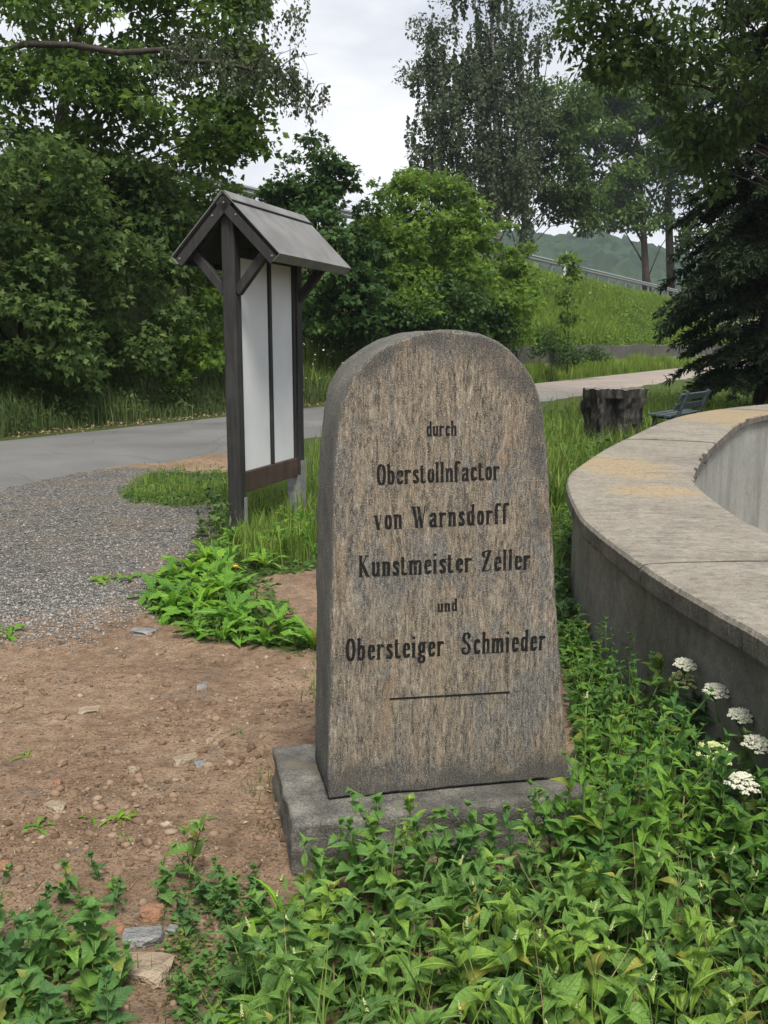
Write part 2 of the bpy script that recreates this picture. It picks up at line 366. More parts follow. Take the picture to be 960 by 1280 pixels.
# board
def wood(name, a, b, worn=None):
    t = NT(name); v = t.coord('Object', (1, 1, .07)); n = t.noise(v, 45, 6, .65, .3); c = t.ramp(n, [(.3, a), (.7, b)])
    c = t.mix(t.ramp(t.noise(t.coord('Object'), 3, 4), [(.5, 0.), (.7, .35)]), c, tuple(q * 1.8 for q in b))
    if worn:
        w = t.math('ADD', t.attr('worn'), t.math('MULTIPLY', t.math('SUBTRACT', t.noise(t.coord('Object', (1, 1, .25)), 30, 5, .7), .5), 1.6))
        c = t.mix(t.ramp(w, [(.5, 0.), (.62, 1.)]), c, t.ramp(n, [(.3, (.09, .085, .08)), (.6, (.36, .35, .33))]))
    t.col(c); t.rough(.7); t.bump(n, .5, .004); return t.m
M['wood'] = wood('wood_stained_black', (.014, .014, .014), (.04, .039, .038), True)
M['wood_brown'] = wood('wood_stained_brown', (.03, .02, .015), (.075, .05, .036))
t = NT('panel_white'); n = t.noise(t.coord('Object'), 1.5, 4); t.col(t.ramp(n, [(.35, (.56, .565, .57)), (.65, (.65, .65, .655))])); t.rough(.45); M['panel'] = t.m
t = NT('roof_sheet'); v = t.coord('Object'); n = t.noise(v, 4, 5); sp = t.vor(v, 30)
c = t.ramp(n, [(.35, (.13, .13, .128)), (.65, (.195, .195, .19))]); c = t.mix(t.ramp(sp, [(.03, .8), (.09, 0.)]), c, (.5, .5, .46))
t.col(c); t.rough(.65); t.bump(t.noise(v, 150, 3), .25, .003); M['roof'] = t.m
t = NT('zinc'); n = t.noise(t.coord('Object'), 18, 4); t.col(t.ramp(n, [(.3, (.2, .205, .21)), (.7, (.33, .335, .34))])); t.rough(.55); t.p.inputs['Metallic'].default_value = .4; M['zinc'] = t.m
t = NT('white_paint'); t.col((.62, .63, .64)); t.rough(.5); M['white_paint'] = t.m
t = NT('black_paint'); t.col((.015, .015, .017)); t.rough(.5); M['black_paint'] = t.m
t = NT('bench_paint'); n = t.noise(t.coord('Object', (1, .1, 1)), 40, 5); t.col(t.ramp(n, [(.35, (.025, .036, .04)), (.6, (.075, .1, .11)), (.75, (.28, .3, .3))])); t.rough(.6); M['bench'] = t.m
t = NT('stump_bark'); v = t.coord('Object', (1, 1, .3)); n = t.noise(v, 9, 7, .7, .5); t.col(t.ramp(n, [(.35, (.012, .011, .01)), (.6, (.06, .055, .048)), (.72, (.16, .15, .13))])); t.rough(.95); t.bump(n, 1., .05); M['stump'] = t.m
t = NT('stump_top'); v = t.coord('Object'); n = t.noise(v, 6, 6, .7); t.col(t.ramp(n, [(.35, (.06, .05, .04)), (.65, (.2, .175, .14))])); t.rough(.95); t.bump(n, 1., .03); M['stump_top'] = t.m
def rock(name, a, b):
    t = NT(name); v = t.coord('Object'); n = t.noise(v, 3.5, 6, .65); t.col(t.ramp(n, [(.35, a), (.65, b)])); t.rough(.9); t.bump(n, .8, .15); return t.m
M['rock_tan'] = rock('rock_tan', (.21, .16, .11), (.36, .29, .21)); M['rock_red'] = rock('rock_red', (.2, .1, .06), (.32, .18, .11)); M['rock_grey'] = rock('rock_grey', (.12, .12, .12), (.3, .3, .29))
t = NT('clods'); t.col(t.ramp(t.island(), [(0, (.085, .056, .036)), (.4, (.165, .108, .068)), (.85, (.23, .16, .108)), (.97, (.27, .2, .14)), (1, (.36, .3, .24))])); t.rough(.95); M['clod'] = t.m
t = NT('gravel_stones'); t.col(t.ramp(t.island(), [(0, (.1, .094, .088)), (.5, (.19, .183, .172)), (.9, (.27, .26, .245)), (1, (.35, .34, .32))])); t.rough(.9); M['gravel'] = t.m
t = NT('litter'); t.col(t.ramp(t.island(), [(0, (.08, .05, .03)), (.6, (.2, .13, .07)), (1, (.36, .27, .17))])); t.rough(.9); M['litter'] = t.m

# ------------------------------------------------------------------ ground zones
RD = radians(28.0)
RDIR = np.array([sin(RD), cos(RD)]); RNOR = np.array([-cos(RD), sin(RD)])      # along the road / away from the camera
R_NEAR, R_FAR = 8.4, 13.0
def road_s(x, y): return x * RNOR[0] + y * RNOR[1]
def road_t(x, y): return x * RDIR[0] + y * RDIR[1]
def road_xy(s, t_): return np.stack([s * RNOR[0] + t_ * RDIR[0], s * RNOR[1] + t_ * RDIR[1]], -1)
# the basin: closed smooth curve through surveyed points of its outer edge
BZ = .65
b_pts = [(1.30, 1.5), (1.19, 2.85), (1.145, 3.165), (1.074, 3.75), (1.035, 4.64), (1.06, 5.22), (1.225, 6.39), (1.50, 7.263), (2.3, 9.2), (3.9, 12.45), (5.85, 14.7),
         (9.5, 17.6), (14, 19.2), (19, 18.6), (24, 15.5), (27, 10.5), (27.5, 4.5), (25.5, -1), (21, -5.2), (15, -7), (9, -6.6), (4.6, -4.6), (2.1, -1.4)]
def catmull(P, per):
    P = np.array(P, float); n = len(P); out = []
    for i in range(n):
        p0, p1, p2, p3 = P[i - 1], P[i], P[(i + 1) % n], P[(i + 2) % n]
        for k in range(per):
            u = k / per; out.append(.5 * ((2 * p1) + (p2 - p0) * u + (2 * p0 - 5 * p1 + 4 * p2 - p3) * u * u + (3 * p1 - p0 - 3 * p2 + p3) * u ** 3))
    return np.array(out)
B_OUT = catmull(b_pts, 12)
for _ in range(3): B_OUT = .25 * np.roll(B_OUT, 1, 0) + .5 * B_OUT + .25 * np.roll(B_OUT, -1, 0)
tg = np.roll(B_OUT, -1, 0) - np.roll(B_OUT, 1, 0); tg /= np.linalg.norm(tg, axis=1)[:, None]
B_N = np.stack([tg[:, 1], -tg[:, 0]], 1)                        # inward normal (curve runs clockwise)
def b_off(d): return B_OUT + B_N * d
BASIN_IN = [tuple(p) for p in b_off(.45)]
BASIN_ALL = [tuple(p) for p in b_off(-.02)]

px_gravel = [(-400, 640), (0, 604), (150, 582), (285, 592), (288, 650), (235, 690), (190, 745), (90, 775), (0, 770), (-400, 800)]
px_turf = [
    [(150, 612), (190, 590), (285, 588), (285, 625), (230, 632), (165, 625)],
    [(245, 660), (300, 625), (345, 585), (420, 545), (420, 705), (330, 720), (290, 735), (330, 790), (400, 800), (400, 822), (330, 808), (240, 795), (178, 765), (185, 725), (235, 690)],
    [(680, 512), (760, 502), (900, 478), (1100, 462), (1100, 520), (860, 520), (708, 590), (725, 820), (690, 820), (640, 700), (420, 700), (420, 545)],
]
def w_poly(pp): return [tuple(gnd(a, b)[:2]) for a, b in pp]
W_GRAVEL = w_poly(px_gravel); W_TURF = [w_poly(p) for p in px_turf]
def soft_mask(x, y, poly, r=.09):
    m = 0
    for dx, dy in ((0, 0), (r, 0), (-r, 0), (0, r), (0, -r), (.7 * r, .7 * r), (-.7 * r, .7 * r), (.7 * r, -.7 * r), (-.7 * r, -.7 * r)):
        m = m + in_poly(x + dx, y + dy, poly) / 9.
    return m
def gz(x, y):
    near = np.clip(1 - (np.hypot(x, y - 3) - 9) / 8, 0, 1)
    return (fbm(x, y, .9, 3) * .05 + fbm(x + 40, y, 8, 3) * .03 + fbm(x, y + 70, 19, 2) * .022) * near - .01
def lines(segs):
    out = []
    for a, b, st in segs: out += list(np.linspace(a, b, max(2, int(round((b - a) / st)) + 1))[:-1])
    return np.array(out + [segs[-1][1]])
gx = lines([(-900, -120, 130), (-120, -20, 12), (-20, -6, 1.0), (-6, -2.6, .2), (-2.6, 1.4, .025), (1.4, 3.0, .1), (3.0, 29, .3), (29, 120, 9), (120, 900, 130)])
gy = lines([(-900, -60, 140), (-60, -9, 6), (-9, 1.0, .35), (1.0, 1.7, .1), (1.7, 7.6, .025), (7.6, 11, .1), (11, 21, .3), (21, 120, 6), (120, 900, 130)])
GX, GY = np.meshgrid(gx, gy, indexing='ij'); fx, fy = GX.ravel(), GY.ravel()
inside = in_poly(fx, fy, BASIN_IN)
fz = np.where(inside, -1.9, gz(fx, fy))
nx, ny = len(gx), len(gy); idx = np.arange(nx * ny).reshape(nx, ny)
GF = np.stack([idx[:-1, :-1], idx[1:, :-1], idx[1:, 1:], idx[:-1, 1:]], -1).reshape(-1, 4)
gme = mesh_np('ground', np.stack([fx, fy, fz], 1), GF)
a_g = gme.attributes.new('gravel', 'FLOAT', 'POINT'); a_g.data.foreach_set('value', soft_mask(fx, fy, W_GRAVEL, .35).astype(np.float32))
tm = np.zeros(len(fx))
for p in W_TURF: tm = np.maximum(tm, soft_mask(fx, fy, p))
far = (np.hypot(fx, fy) > 14) | ((fx > 1.0) & ~inside & (fy > 2))
tm = np.where(far & ~inside, 1, tm)
a_t = gme.attributes.new('turf', 'FLOAT', 'POINT'); a_t.data.foreach_set('value', tm.astype(np.float32))
tag(put('ground', gme, M['ground'], smooth=True), kind='structure')
def gh(x, y): return float(gz(np.array([x]), np.array([y]))[0])

# road
mb = []
ss = np.linspace(R_NEAR, R_FAR, 9); ts = np.concatenate([np.arange(-30, 60, .7), np.arange(60, 260, 8)])
S_, T_ = np.meshgrid(ss, ts, indexing='ij')
S2 = S_ + np.where(S_ == ss[0], fbm(T_, S_ * 0, .8, 4) * .9, 0) + np.where(S_ == ss[-1], fbm(T_, S_ * 0 + 9, .8, 4) * .6, 0)
XY = road_xy(S2, T_); Z = .028 + .03 * (1 - ((S_ - 10.7) / 2.3) ** 2) - np.where((S_ == ss[0]) | (S_ == ss[-1]), .06, 0)
idx = np.arange(S_.size).reshape(S_.shape); RF = np.stack([idx[:-1, :-1], idx[:-1, 1:], idx[1:, 1:], idx[1:, :-1]], -1).reshape(-1, 4)
tag(put('road', mesh_np('road', np.concatenate([XY.reshape(-1, 2), Z.reshape(-1, 1)], 1), RF), M['road'], smooth=True), kind='structure')

# embankment, with a low retaining wall along its foot on the right
BANK_TOP, S_RAIL = 5.95, 19.9
WALL_T0 = 35.5
def bank_z(s, t_):
    s0 = R_FAR + .9
    low = np.where(t_ > WALL_T0, 1.45, .25)
    k = np.clip((s - (s0 + .5)) / 5.6, 0, 1); k = k * k * (3 - 2 * k) * .6 + k * .4
    z = np.where(s < s0 + .45, np.clip((s - R_FAR) / 1.5, 0, 1) * .12 - .04, low + (BANK_TOP - low) * k)
    z = np.where(s > 40, BANK_TOP - np.clip((s - 40) / 40, 0, 1) * 8, z)
    return z + fbm(s, t_, .45, 3) * .5 * np.clip((s - s0 - .5) / 2, 0, 1) * np.clip((19.2 - s) / 2, 0.12, 1)
ss = np.concatenate([np.linspace(R_FAR - .05, R_FAR + 1.35, 5), np.array([R_FAR + 1.36]), np.linspace(R_FAR + 1.7, 21, 20), np.array([24, 30, 40, 60, 80])]); ts = np.concatenate([np.arange(-60, 110, .8), np.arange(110, 420, 10)])
S_, T_ = np.meshgrid(ss, ts, indexing='ij'); XY = road_xy(S_, T_); Z = bank_z(S_, T_)
idx = np.arange(S_.size).reshape(S_.shape); RF = np.stack([idx[:-1, :-1], idx[:-1, 1:], idx[1:, 1:], idx[1:, :-1]], -1).reshape(-1, 4)
tag(put('embankment', mesh_np('embankment', np.concatenate([XY.reshape(-1, 2), Z.reshape(-1, 1)], 1), RF), M['bank'], smooth=True), kind='structure')

# wooded hills far behind
hx = np.linspace(-420, 620, 320); hy = np.linspace(300, 520, 70)
HX, HY = np.meshgrid(hx, hy, indexing='ij')
HZ = 80 * np.exp(-((HY - 470) / 120) ** 2) * (.75 + .9 * fbm(HX, HY, .006, 3)) + fbm(HX, HY, .2, 3) * 16 - 6
HZ[:, 0] = -2.5; HZ[:, -1] = -2.5; HZ[0] = -2.5; HZ[-1] = -2.5; HZ = np.maximum(HZ, -2.5)
idx = np.arange(HX.size).reshape(HX.shape); RF = np.stack([idx[:-1, :-1], idx[1:, :-1], idx[1:, 1:], idx[:-1, 1:]], -1).reshape(-1, 4)
tag(put('hills', mesh_np('hills', np.stack([HX.ravel(), HY.ravel(), HZ.ravel()], 1), RF), M['hill']), kind='structure')

# ------------------------------------------------------------------ round basin
basin = thing('round_basin', 'large round concrete basin with broad weathered coping, beside the inscribed stone', 'basin')
n = len(B_OUT)
def ring(name, profile, mat, i0, i1, parent, jitter=0, closed=False, seed=0):
    # profile: list of (inward offset, z); swept over curve samples i0..i1, a closed section
    r_ = np.random.default_rng(seed); ids = [i % n for i in range(i0, i1 + (0 if closed else 1))]; m = len(profile); V = []
    for a in ids:
        for (d, z) in profile:
            j = r_.normal(0, jitter, 2) if jitter else (0, 0)
            q = B_OUT[a] + B_N[a] * (d + j[0]); V.append((q[0], q[1], z + j[1] * .6))
    F = []; K = len(ids)
    for i in range(K if closed else K - 1):
        for k in range(m):
            a, b = i * m + k, i * m + (k + 1) % m; c, d2 = ((i + 1) % K) * m + (k + 1) % m, ((i + 1) % K) * m + k
            F.append((a, b, c, d2))
    if not closed: F.append(tuple(range(m))[::-1]); F.append(tuple((K - 1) * m + k for k in range(m)))
    me = bpy.data.meshes.new(name); me.from_pydata(V, [], F); me.update()
    bm = bmesh.new(); bm.from_mesh(me); bmesh.ops.recalc_face_normals(bm, faces=bm.faces); bm.to_mesh(me); bm.free()
    return put(name, me, mat, parent)
ring('outer_wall', [(.05, -.4), (.05, .3), (.05, BZ - .115), (.4, BZ - .115), (.4, -.4)], M['wall'], 0, n, basin, 0, True)
ring('inner_wall', [(.403, -2.3), (.403, BZ - .09), (.79, BZ - .09), (.79, -2.3)], M['wall_in'], 0, n, basin, .0, True)
def near_idx(px, py):
    q = gnd(px, py, BZ)[:2]; return int(np.argmin(((B_OUT - q) ** 2).sum(1)))
j1 = near_idx(812, 705); j2 = near_idx(775, 549); j0 = 4
print('joints', j1, j2, n)
cop_prof = [(0.008, BZ - .1), (0, BZ - .085), (0, BZ - .02), (.012, BZ - .004), (.03, BZ), (.16, BZ + .004), (.29, BZ + .006), (.42, BZ + .006), (.55, BZ + .006), (.68, BZ + .004), (.82, BZ), (.845, BZ - .012), (.85, BZ - .075), (.84, BZ - .088), (.6, BZ - .088), (.41, BZ - .112), (.06, BZ - .112)]
js = sorted({j0, j1, j2} | set(range(j2 + 18, n + j0 - 8, 17)))
def coping(i0, i1, gap, seed):
    """one coping slab: swept finely, edges chipped, ends set back by the joint"""
    r_ = np.random.default_rng(seed); m = len(cop_prof); V = []; F = []
    us = np.arange(i0, i1 + 1e-6, .25); us[0] += gap; us[-1] -= gap
    for u in us:
        a = int(math.floor(u)) % n; b = (a + 1) % n; f = u - math.floor(u)
        P = B_OUT[a] * (1 - f) + B_OUT[b] * f; N = B_N[a] * (1 - f) + B_N[b] * f
        chip = max(0, float(vnoise(u * .8 + seed, 3.3)) - .62) * .14
        rag = float(vnoise(u * .35, 71.)) * .03 + max(0, float(vnoise(u * .9, 31.)) - .55) * .12
        for k, (d, z) in enumerate(cop_prof):
            if k in (0, 1, 17): d = d + chip * .35
            if k in (11, 12): d -= rag * .5; z -= rag * .12
            if k in (13, 14): d -= rag * .35; z += rag * .5 - .01
            jd, jz = r_.normal(0, .0006, 2)
            q = P + N * (d + jd); V.append((q[0], q[1], z + jz))
    K = len(us)
    for i in range(K - 1):
        for k in range(m): F.append((i * m + k, i * m + (k + 1) % m, (i + 1) * m + (k + 1) % m, (i + 1) * m + k))
    F.append(tuple(range(m))[::-1]); F.append(tuple((K - 1) * m + k for k in range(m)))
    me = bpy.data.meshes.new('coping_slab'); me.from_pydata(V, [], F); me.update()
    bm = bmesh.new(); bm.from_mesh(me); bmesh.ops.recalc_face_normals(bm, faces=bm.faces); bm.to_mesh(me); bm.free()
    sd = []
    for v_ in V:
        w_ = 0
        for (cx_, cy_, rx_, ry_) in SAND: w_ = max(w_, 1.25 - math.hypot((v_[0] - cx_) / rx_, (v_[1] - cy_) / ry_))
        sd.append(max(0, w_) if v_[2] > BZ - .015 else 0)
    sa_ = me.attributes.new('sand', 'FLOAT', 'POINT'); sa_.data.foreach_set('value', np.array(sd, np.float32))
    return put('coping_slab', me, M['coping'], basin)
SAND = []
for px_, py_, rx_, ry_ in ((775, 584, .42, .9), (820, 615, .4, .35), (930, 521, 1.3, 2.2)):
    q = gnd(px_, py_, BZ); SAND.append((q[0], q[1], rx_, ry_))
for k in range(len(js)):
    a = js[k]; b = js[(k + 1) % len(js)]
    if b <= a: b += n
    coping(a, b, .13, 40 + k)

# ------------------------------------------------------------------ the memorial stone
YAW = radians(11.2)
PZ = .15
u_ax = np.array([cos(YAW), sin(YAW), 0]); d_ax = np.array([-sin(YAW), cos(YAW), 0])
s_org = gnd(410, 1000, PZ)                     # front foot, left corner
mem = thing('memorial_stone', 'tall round-topped gneiss memorial stone with black German inscription on a low plinth', 'memorial stone', (s_org[0], s_org[1], 0), YAW)
def on_face(px, py):                           # pixel -> (u, z) on the stone's face
    d = ray(px, py); k = np.dot(s_org - EYEP, d_ax) / np.dot(d, d_ax); p = EYEP + d * k
    return np.array([np.dot(p - s_org, u_ax), p[2]])
out_px = [(410, 1000), (411, 940), (412, 860), (413, 780), (414, 700), (416, 620), (418, 575), (421, 545), (424, 520), (428, 494), (434, 479), (442, 465), (452, 454), (464, 444), (480, 433), (500, 423), (526, 415), (552, 412.5), (575, 413),
          (598, 416), (619, 425), (636, 436), (650, 448), (661, 461), (669, 474), (675, 489), (679, 505), (682, 525), (684, 560), (687, 600), (690, 650), (693, 700), (697, 760), (701, 820), (705, 890), (709, 940), (713, 979)]
OUT = np.array([on_face(*p) for p in out_px]); OUT[0, 1] = PZ; OUT[-1, 1] = PZ
def resample(P, n_):
    d = np.r_[0, np.cumsum(np.linalg.norm(np.diff(P, axis=0), axis=1))]; s = np.linspace(0, d[-1], n_)
    return np.stack([np.interp(s, d, P[:, 0]), np.interp(s, d, P[:, 1])], 1)
OUT = resample(OUT, 150)
for _ in range(4): OUT[1:-1] = .25 * OUT[:-2] + .5 * OUT[1:-1] + .25 * OUT[2:]
foot = np.stack([np.linspace(OUT[-1, 0], OUT[0, 0], 42)[1:-1], np.full(40, PZ)], 1)
LOOP = np.concatenate([OUT, foot]); nl = len(LOOP); UC, ZT = float(OUT[:, 0].mean()), float(OUT[:, 1].max())
tn = np.roll(LOOP, -1, 0) - np.roll(LOOP, 1, 0); tn /= np.linalg.norm(tn, axis=1)[:, None]; inn = np.stack([tn[:, 1], -tn[:, 0]], 1)
thick = float(np.linalg.norm((gnd(383, 942, PZ) - s_org)[:2])); print('stone thickness', thick, 'width', OUT[-1, 0], 'top', OUT[:, 1].max())
V = []; uu = np.linspace(0, 30, nl)
layers = [(0.0, .0085), (.0025, .004), (.006, .0012), (.012, 0)] + [(d, 0) for d in np.linspace(.05, thick - .03, 9)] + [(thick - .012, .005), (thick, .018)]
nz = np.random.default_rng(5)
for li, (d, inset) in enumerate(layers):
    wob = (vnoise(uu * 1.3, uu * 0 + d * 14) - .5) * .006 + (vnoise(uu * 5, uu * 0 + d * 40) - .5) * (.004 if li >= 2 else .002)
    chip = np.clip(vnoise(uu * 2.2, uu * 0 + 50) - .66, 0, 1) * (.028 if li < 3 else 0)
    q = LOOP + inn * (inset + wob + chip)[:, None]; q[:, 1] = np.maximum(q[:, 1], PZ)
    for a in q: V.append((a[0], d, a[1]))
F = []; mi = []
for li in range(len(layers) - 1):
    for k in range(nl):
        F.append((li * nl + k, (li + 1) * nl + k, (li + 1) * nl + (k + 1) % nl, li * nl + (k + 1) % nl)); mi.append(0 if li < 1 else 1)
F.append(tuple(range(nl))[::-1]); mi.append(0)
st = (len(layers) - 1) * nl; F.append(tuple(st + k for k in range(nl))); mi.append(1)
me = bpy.data.meshes.new('slab'); me.from_pydata(V, [], F); me.update()
me.materials.append(M['granite_front']); me.materials.append(M['granite_side']); me.polygons.foreach_set('material_index', mi)
bm = bmesh.new(); bm.from_mesh(me); bmesh.ops.recalc_face_normals(bm, faces=bm.faces); bm.to_mesh(me); bm.free()
slab = put('slab', me, None, mem)
for pl_ in me.polygons: pl_.use_smooth = (pl_.material_index == 1 and len(pl_.vertices) == 4)

# lettering, drawn with a flat horizontal nib (thick stems, hairline horizontals)
def arch(x): return [(x, .70), (x + .07, .88), (x + .18, .99), (x + .28, .98), (x + .355, .84), (x + .36, .7), (x + .36, 0)]
def bowlR(x): return [(x, .72), (x + .08, .92), (x + .19, 1), (x + .31, .9), (x + .37, .5), (x + .31, .1), (x + .19, 0), (x + .08, .05), (x, .2)]
def bowlL(x): return [(x + .37, .75), (x + .28, .95), (x + .18, 1), (x + .06, .9), (x, .5), (x + .06, .1), (x + .18, 0), (x + .29, .06), (x + .37, .24)]
def ell(cx, cy, rx, ry, k=18): return [(cx + rx * cos(2 * pi * i / k), cy + ry * sin(2 * pi * i / k)) for i in range(k + 1)]
def sf(x, y, a=.13, b=.13): return ('h', [(x - a, y), (x + b, y)])
def slant(x, y): return ('h', [(x - .15, y - .08), (x, y)])
G = {
 'a': (.44, [[(.02, .76), (.08, .93), (.19, 1), (.3, .95), (.345, .8), (.345, .12), (.42, 0)], [(.345, .62), (.16, .53), (.03, .38), (0, .22), (.05, .06), (.14, 0), (.26, .08), (.345, .22)]]),
 'b': (.42, [[(0, .03), (0, 1.5)], bowlR(0), slant(0, 1.5)]), 'c': (.36, [[(.33, .78), (.27, .95), (.18, 1), (.06, .9), (0, .5), (.06, .1), (.18, 0), (.28, .06), (.35, .22)]]),
 'd': (.43, [[(.37, 0), (.37, 1.5)], bowlL(0), slant(.37, 1.5), sf(.4, 0, 0, .12)]),
 'e': (.38, [[(.01, .53), (.36, .58), (.35, .8), (.28, .96), (.18, 1), (.06, .9), (0, .5), (.06, .1), (.18, 0), (.28, .06), (.36, .22)]]),
 'f': (.27, [[(0, 0), (0, 1.2), (.05, 1.42), (.15, 1.5), (.26, 1.46), (.29, 1.36)], ('h', [(-.16, 1), (.2, 1)]), sf(0, 0)]),
 'g': (.43, [ell(.17, .64, .17, .36), [(.06, .34), (-.02, .2), (.05, .1), (.25, .06), (.37, -.05), (.36, -.3), (.2, -.42), (.02, -.36), (-.06, -.2), (.03, -.02)], [(.3, .9), (.38, 1.0), (.43, 1.0)]]),
 'h': (.42, [[(0, 0), (0, 1.5)], arch(0), slant(0, 1.5), sf(0, 0), sf(.36, 0)]), 'i': (.10, [[(0, 0), (0, 1)], slant(0, 1), sf(0, 0), [(0, 1.3), (0, 1.42)]]),
 'l': (.10, [[(0, 0), (0, 1.5)], slant(0, 1.5), sf(0, 0)]), 'm': (.80, [[(0, 0), (0, 1)], arch(0), arch(.37), slant(0, 1), sf(0, 0), sf(.36, 0), sf(.73, 0)]),
 'n': (.42, [[(0, 0), (0, 1)], arch(0), slant(0, 1), sf(0, 0), sf(.36, 0)]), 'o': (.38, [ell(.18, .5, .18, .5)]),
 'r': (.34, [[(0, 0), (0, 1)], [(0, .68), (.08, .88), (.18, .99), (.28, .96), (.3, .84)], slant(0, 1), sf(0, 0)]),
 's': (.32, [[(.28, .78), (.23, .94), (.15, 1), (.04, .92), (.01, .74), (.08, .59), (.22, .46), (.3, .28), (.26, .08), (.15, 0), (.05, .05), (0, .22)]]),
 't': (.26, [[(0, 1.28), (0, .15), (.06, .02), (.15, 0), (.25, .12)], ('h', [(-.16, 1), (.22, 1)])]),
 'u': (.44, [[(0, 1), (0, .2), (.05, .04), (.14, 0), (.26, .08), (.36, .28)], [(.36, 0), (.36, 1)], slant(0, 1), slant(.36, 1), sf(.4, 0, 0, .1)]),
 'v': (.42, [[(0, 1), (.2, 0)], ('h', [(.2, 0), (.38, .82), (.34, 1), (.42, .98)]), slant(0, 1)]),
 'O': (.56, [ell(.27, .75, .27, .75, 24)]),
 'W': (.98, [[(0, 1.5), (.25, 0)], ('h', [(.25, 0), (.47, 1.3)]), [(.38, 1.5), (.63, 0)], ('h', [(.63, 0), (.88, 1.3), (.86, 1.5), (.98, 1.5)]), sf(0, 1.5, .2, .12), sf(.38, 1.5)]),
 'K': (.62, [[(0, 0), (0, 1.5)], ('h', [(.02, .66), (.46, 1.5)]), [(.14, .86), (.5, .05), (.58, 0)], sf(0, 0), sf(0, 1.5), sf(.46, 1.5, .1, .1)]),
 'Z': (.66, [[(.1, 1.05), (.0, 1.2), (.05, 1.42), (.2, 1.44), (.56, 1.5), (.02, 0)], ('h', [(.02, 0), (.2, .04), (.45, 0), (.56, .1), (.6, .35)]), ('h', [(.05, 1.42), (.3, 1.5), (.56, 1.5)]), ('h', [(.16, .78), (.42, .78)])]),
 'S': (.60, [[(.46, 1.12), (.5, 1.3), (.4, 1.46), (.26, 1.5), (.1, 1.42), (.03, 1.2), (.08, .98), (.24, .82), (.42, .66), (.52, .4), (.44, .12), (.26, 0), (.08, .06), (-.03, .25), (.05, .45), (.16, .42)]]),
 ' ': (.26, []),
}
def hull(pts):
    pts = sorted(set(pts)); 
    def half(ps):
        h = []
        for p in ps:
            while len(h) >= 2 and (h[-1][0] - h[-2][0]) * (p[1] - h[-2][1]) - (h[-1][1] - h[-2][1]) * (p[0] - h[-2][0]) <= 1e-12: h.pop()
            h.append(p)
        return h
    a, b = half(pts), half(pts[::-1]); return a[:-1] + b[:-1]
NIB, HAIR, THIN = .235, .06, .065
def text_polys(s_, wide=0.0):
    polys = []; x = 0
    for ch in s_:
        adv, strokes = G[ch]; mine = []
        for st in strokes:
            w = NIB
            if isinstance(st, tuple): w = THIN; st = st[1]
            for (ax, ay), (bx_, by) in zip(st[:-1], st[1:]):
                mine.append(hull([(round(x + cx + sx_ * w / 2, 5), round(cy + sy_ * HAIR / 2, 5)) for cx, cy in ((ax, ay), (bx_, by)) for sx_ in (-1, 1) for sy_ in (-1, 1)]))
        polys.append((ch, mine)); x += adv + NIB + .09 + wide
    return polys, x - .09 - NIB - wide
LIFT = .0006
def inscription(s_, pL, pR, cap_px, label, wide=0.0):
    a = on_face(*pL); b = on_face(*pR); e = b - a; wid = np.linalg.norm(e); e /= wid; upv = np.array([-e[1], e[0]])
    glyphs, total = text_polys(s_, wide); kx = wid / (total + NIB); cap = abs(on_face(pL[0], pL[1] - cap_px)[1] - a[1]); ky = cap / 1.5
    words = []; cur = []
    for ch, pl in glyphs:
        if ch == ' ':
            if cur: words.append(cur); cur = []
        else: cur += pl
    if cur: words.append(cur)
    for wi, polys in enumerate(words):
        V = []; F = []
        for pi_, pl in enumerate(polys):
            st = len(V); lift = LIFT + (pi_ % 7) * .00008
            for dd in (-lift, .004):
                for (x, y) in pl:
                    q = a + e * ((x + NIB / 2) * kx) + upv * (y * ky); V.append((q[0], dd, q[1]))
            m = len(pl); F.append(tuple(st + k for k in range(m)))
            for k in range(m): F.append((st + k, st + m + k, st + m + (k + 1) % m, st + (k + 1) % m))
        me = bpy.data.meshes.new('inscription_word'); me.from_pydata(V, [], F); me.update()
        o = put('inscription_word', me, M['letter'], slab); o['label'] = 'black carved word ' + s_.split()[wi]
inscription('durch', (533, 545), (571, 544), 18, 'small black carved word durch')
inscription('Oberstollnfactor', (471, 606), (625, 599), 25, 'black carved line Oberstollnfactor')
inscription('von Warnsdorff', (468, 662), (636, 654), 26, 'black carved line von Warnsdorff', .06)
inscription('Kunstmeister Zeller', (449, 721), (663, 711), 26, 'black carved line Kunstmeister Zeller', .03)
inscription('und', (547, 765), (572, 763), 15, 'small black carved word und')
inscription('Obersteiger  Schmieder', (432, 826), (682, 812), 27, 'black carved line Obersteiger Schmieder', .05)
a = on_face(487, 873.5); b = on_face(637, 865); mbr = MB(); 
mbr.beam((a[0], 0, a[1]), (b[0], 0, b[1]), .004, .0048); mbr.build('carved_rule', M['letter'], slab)

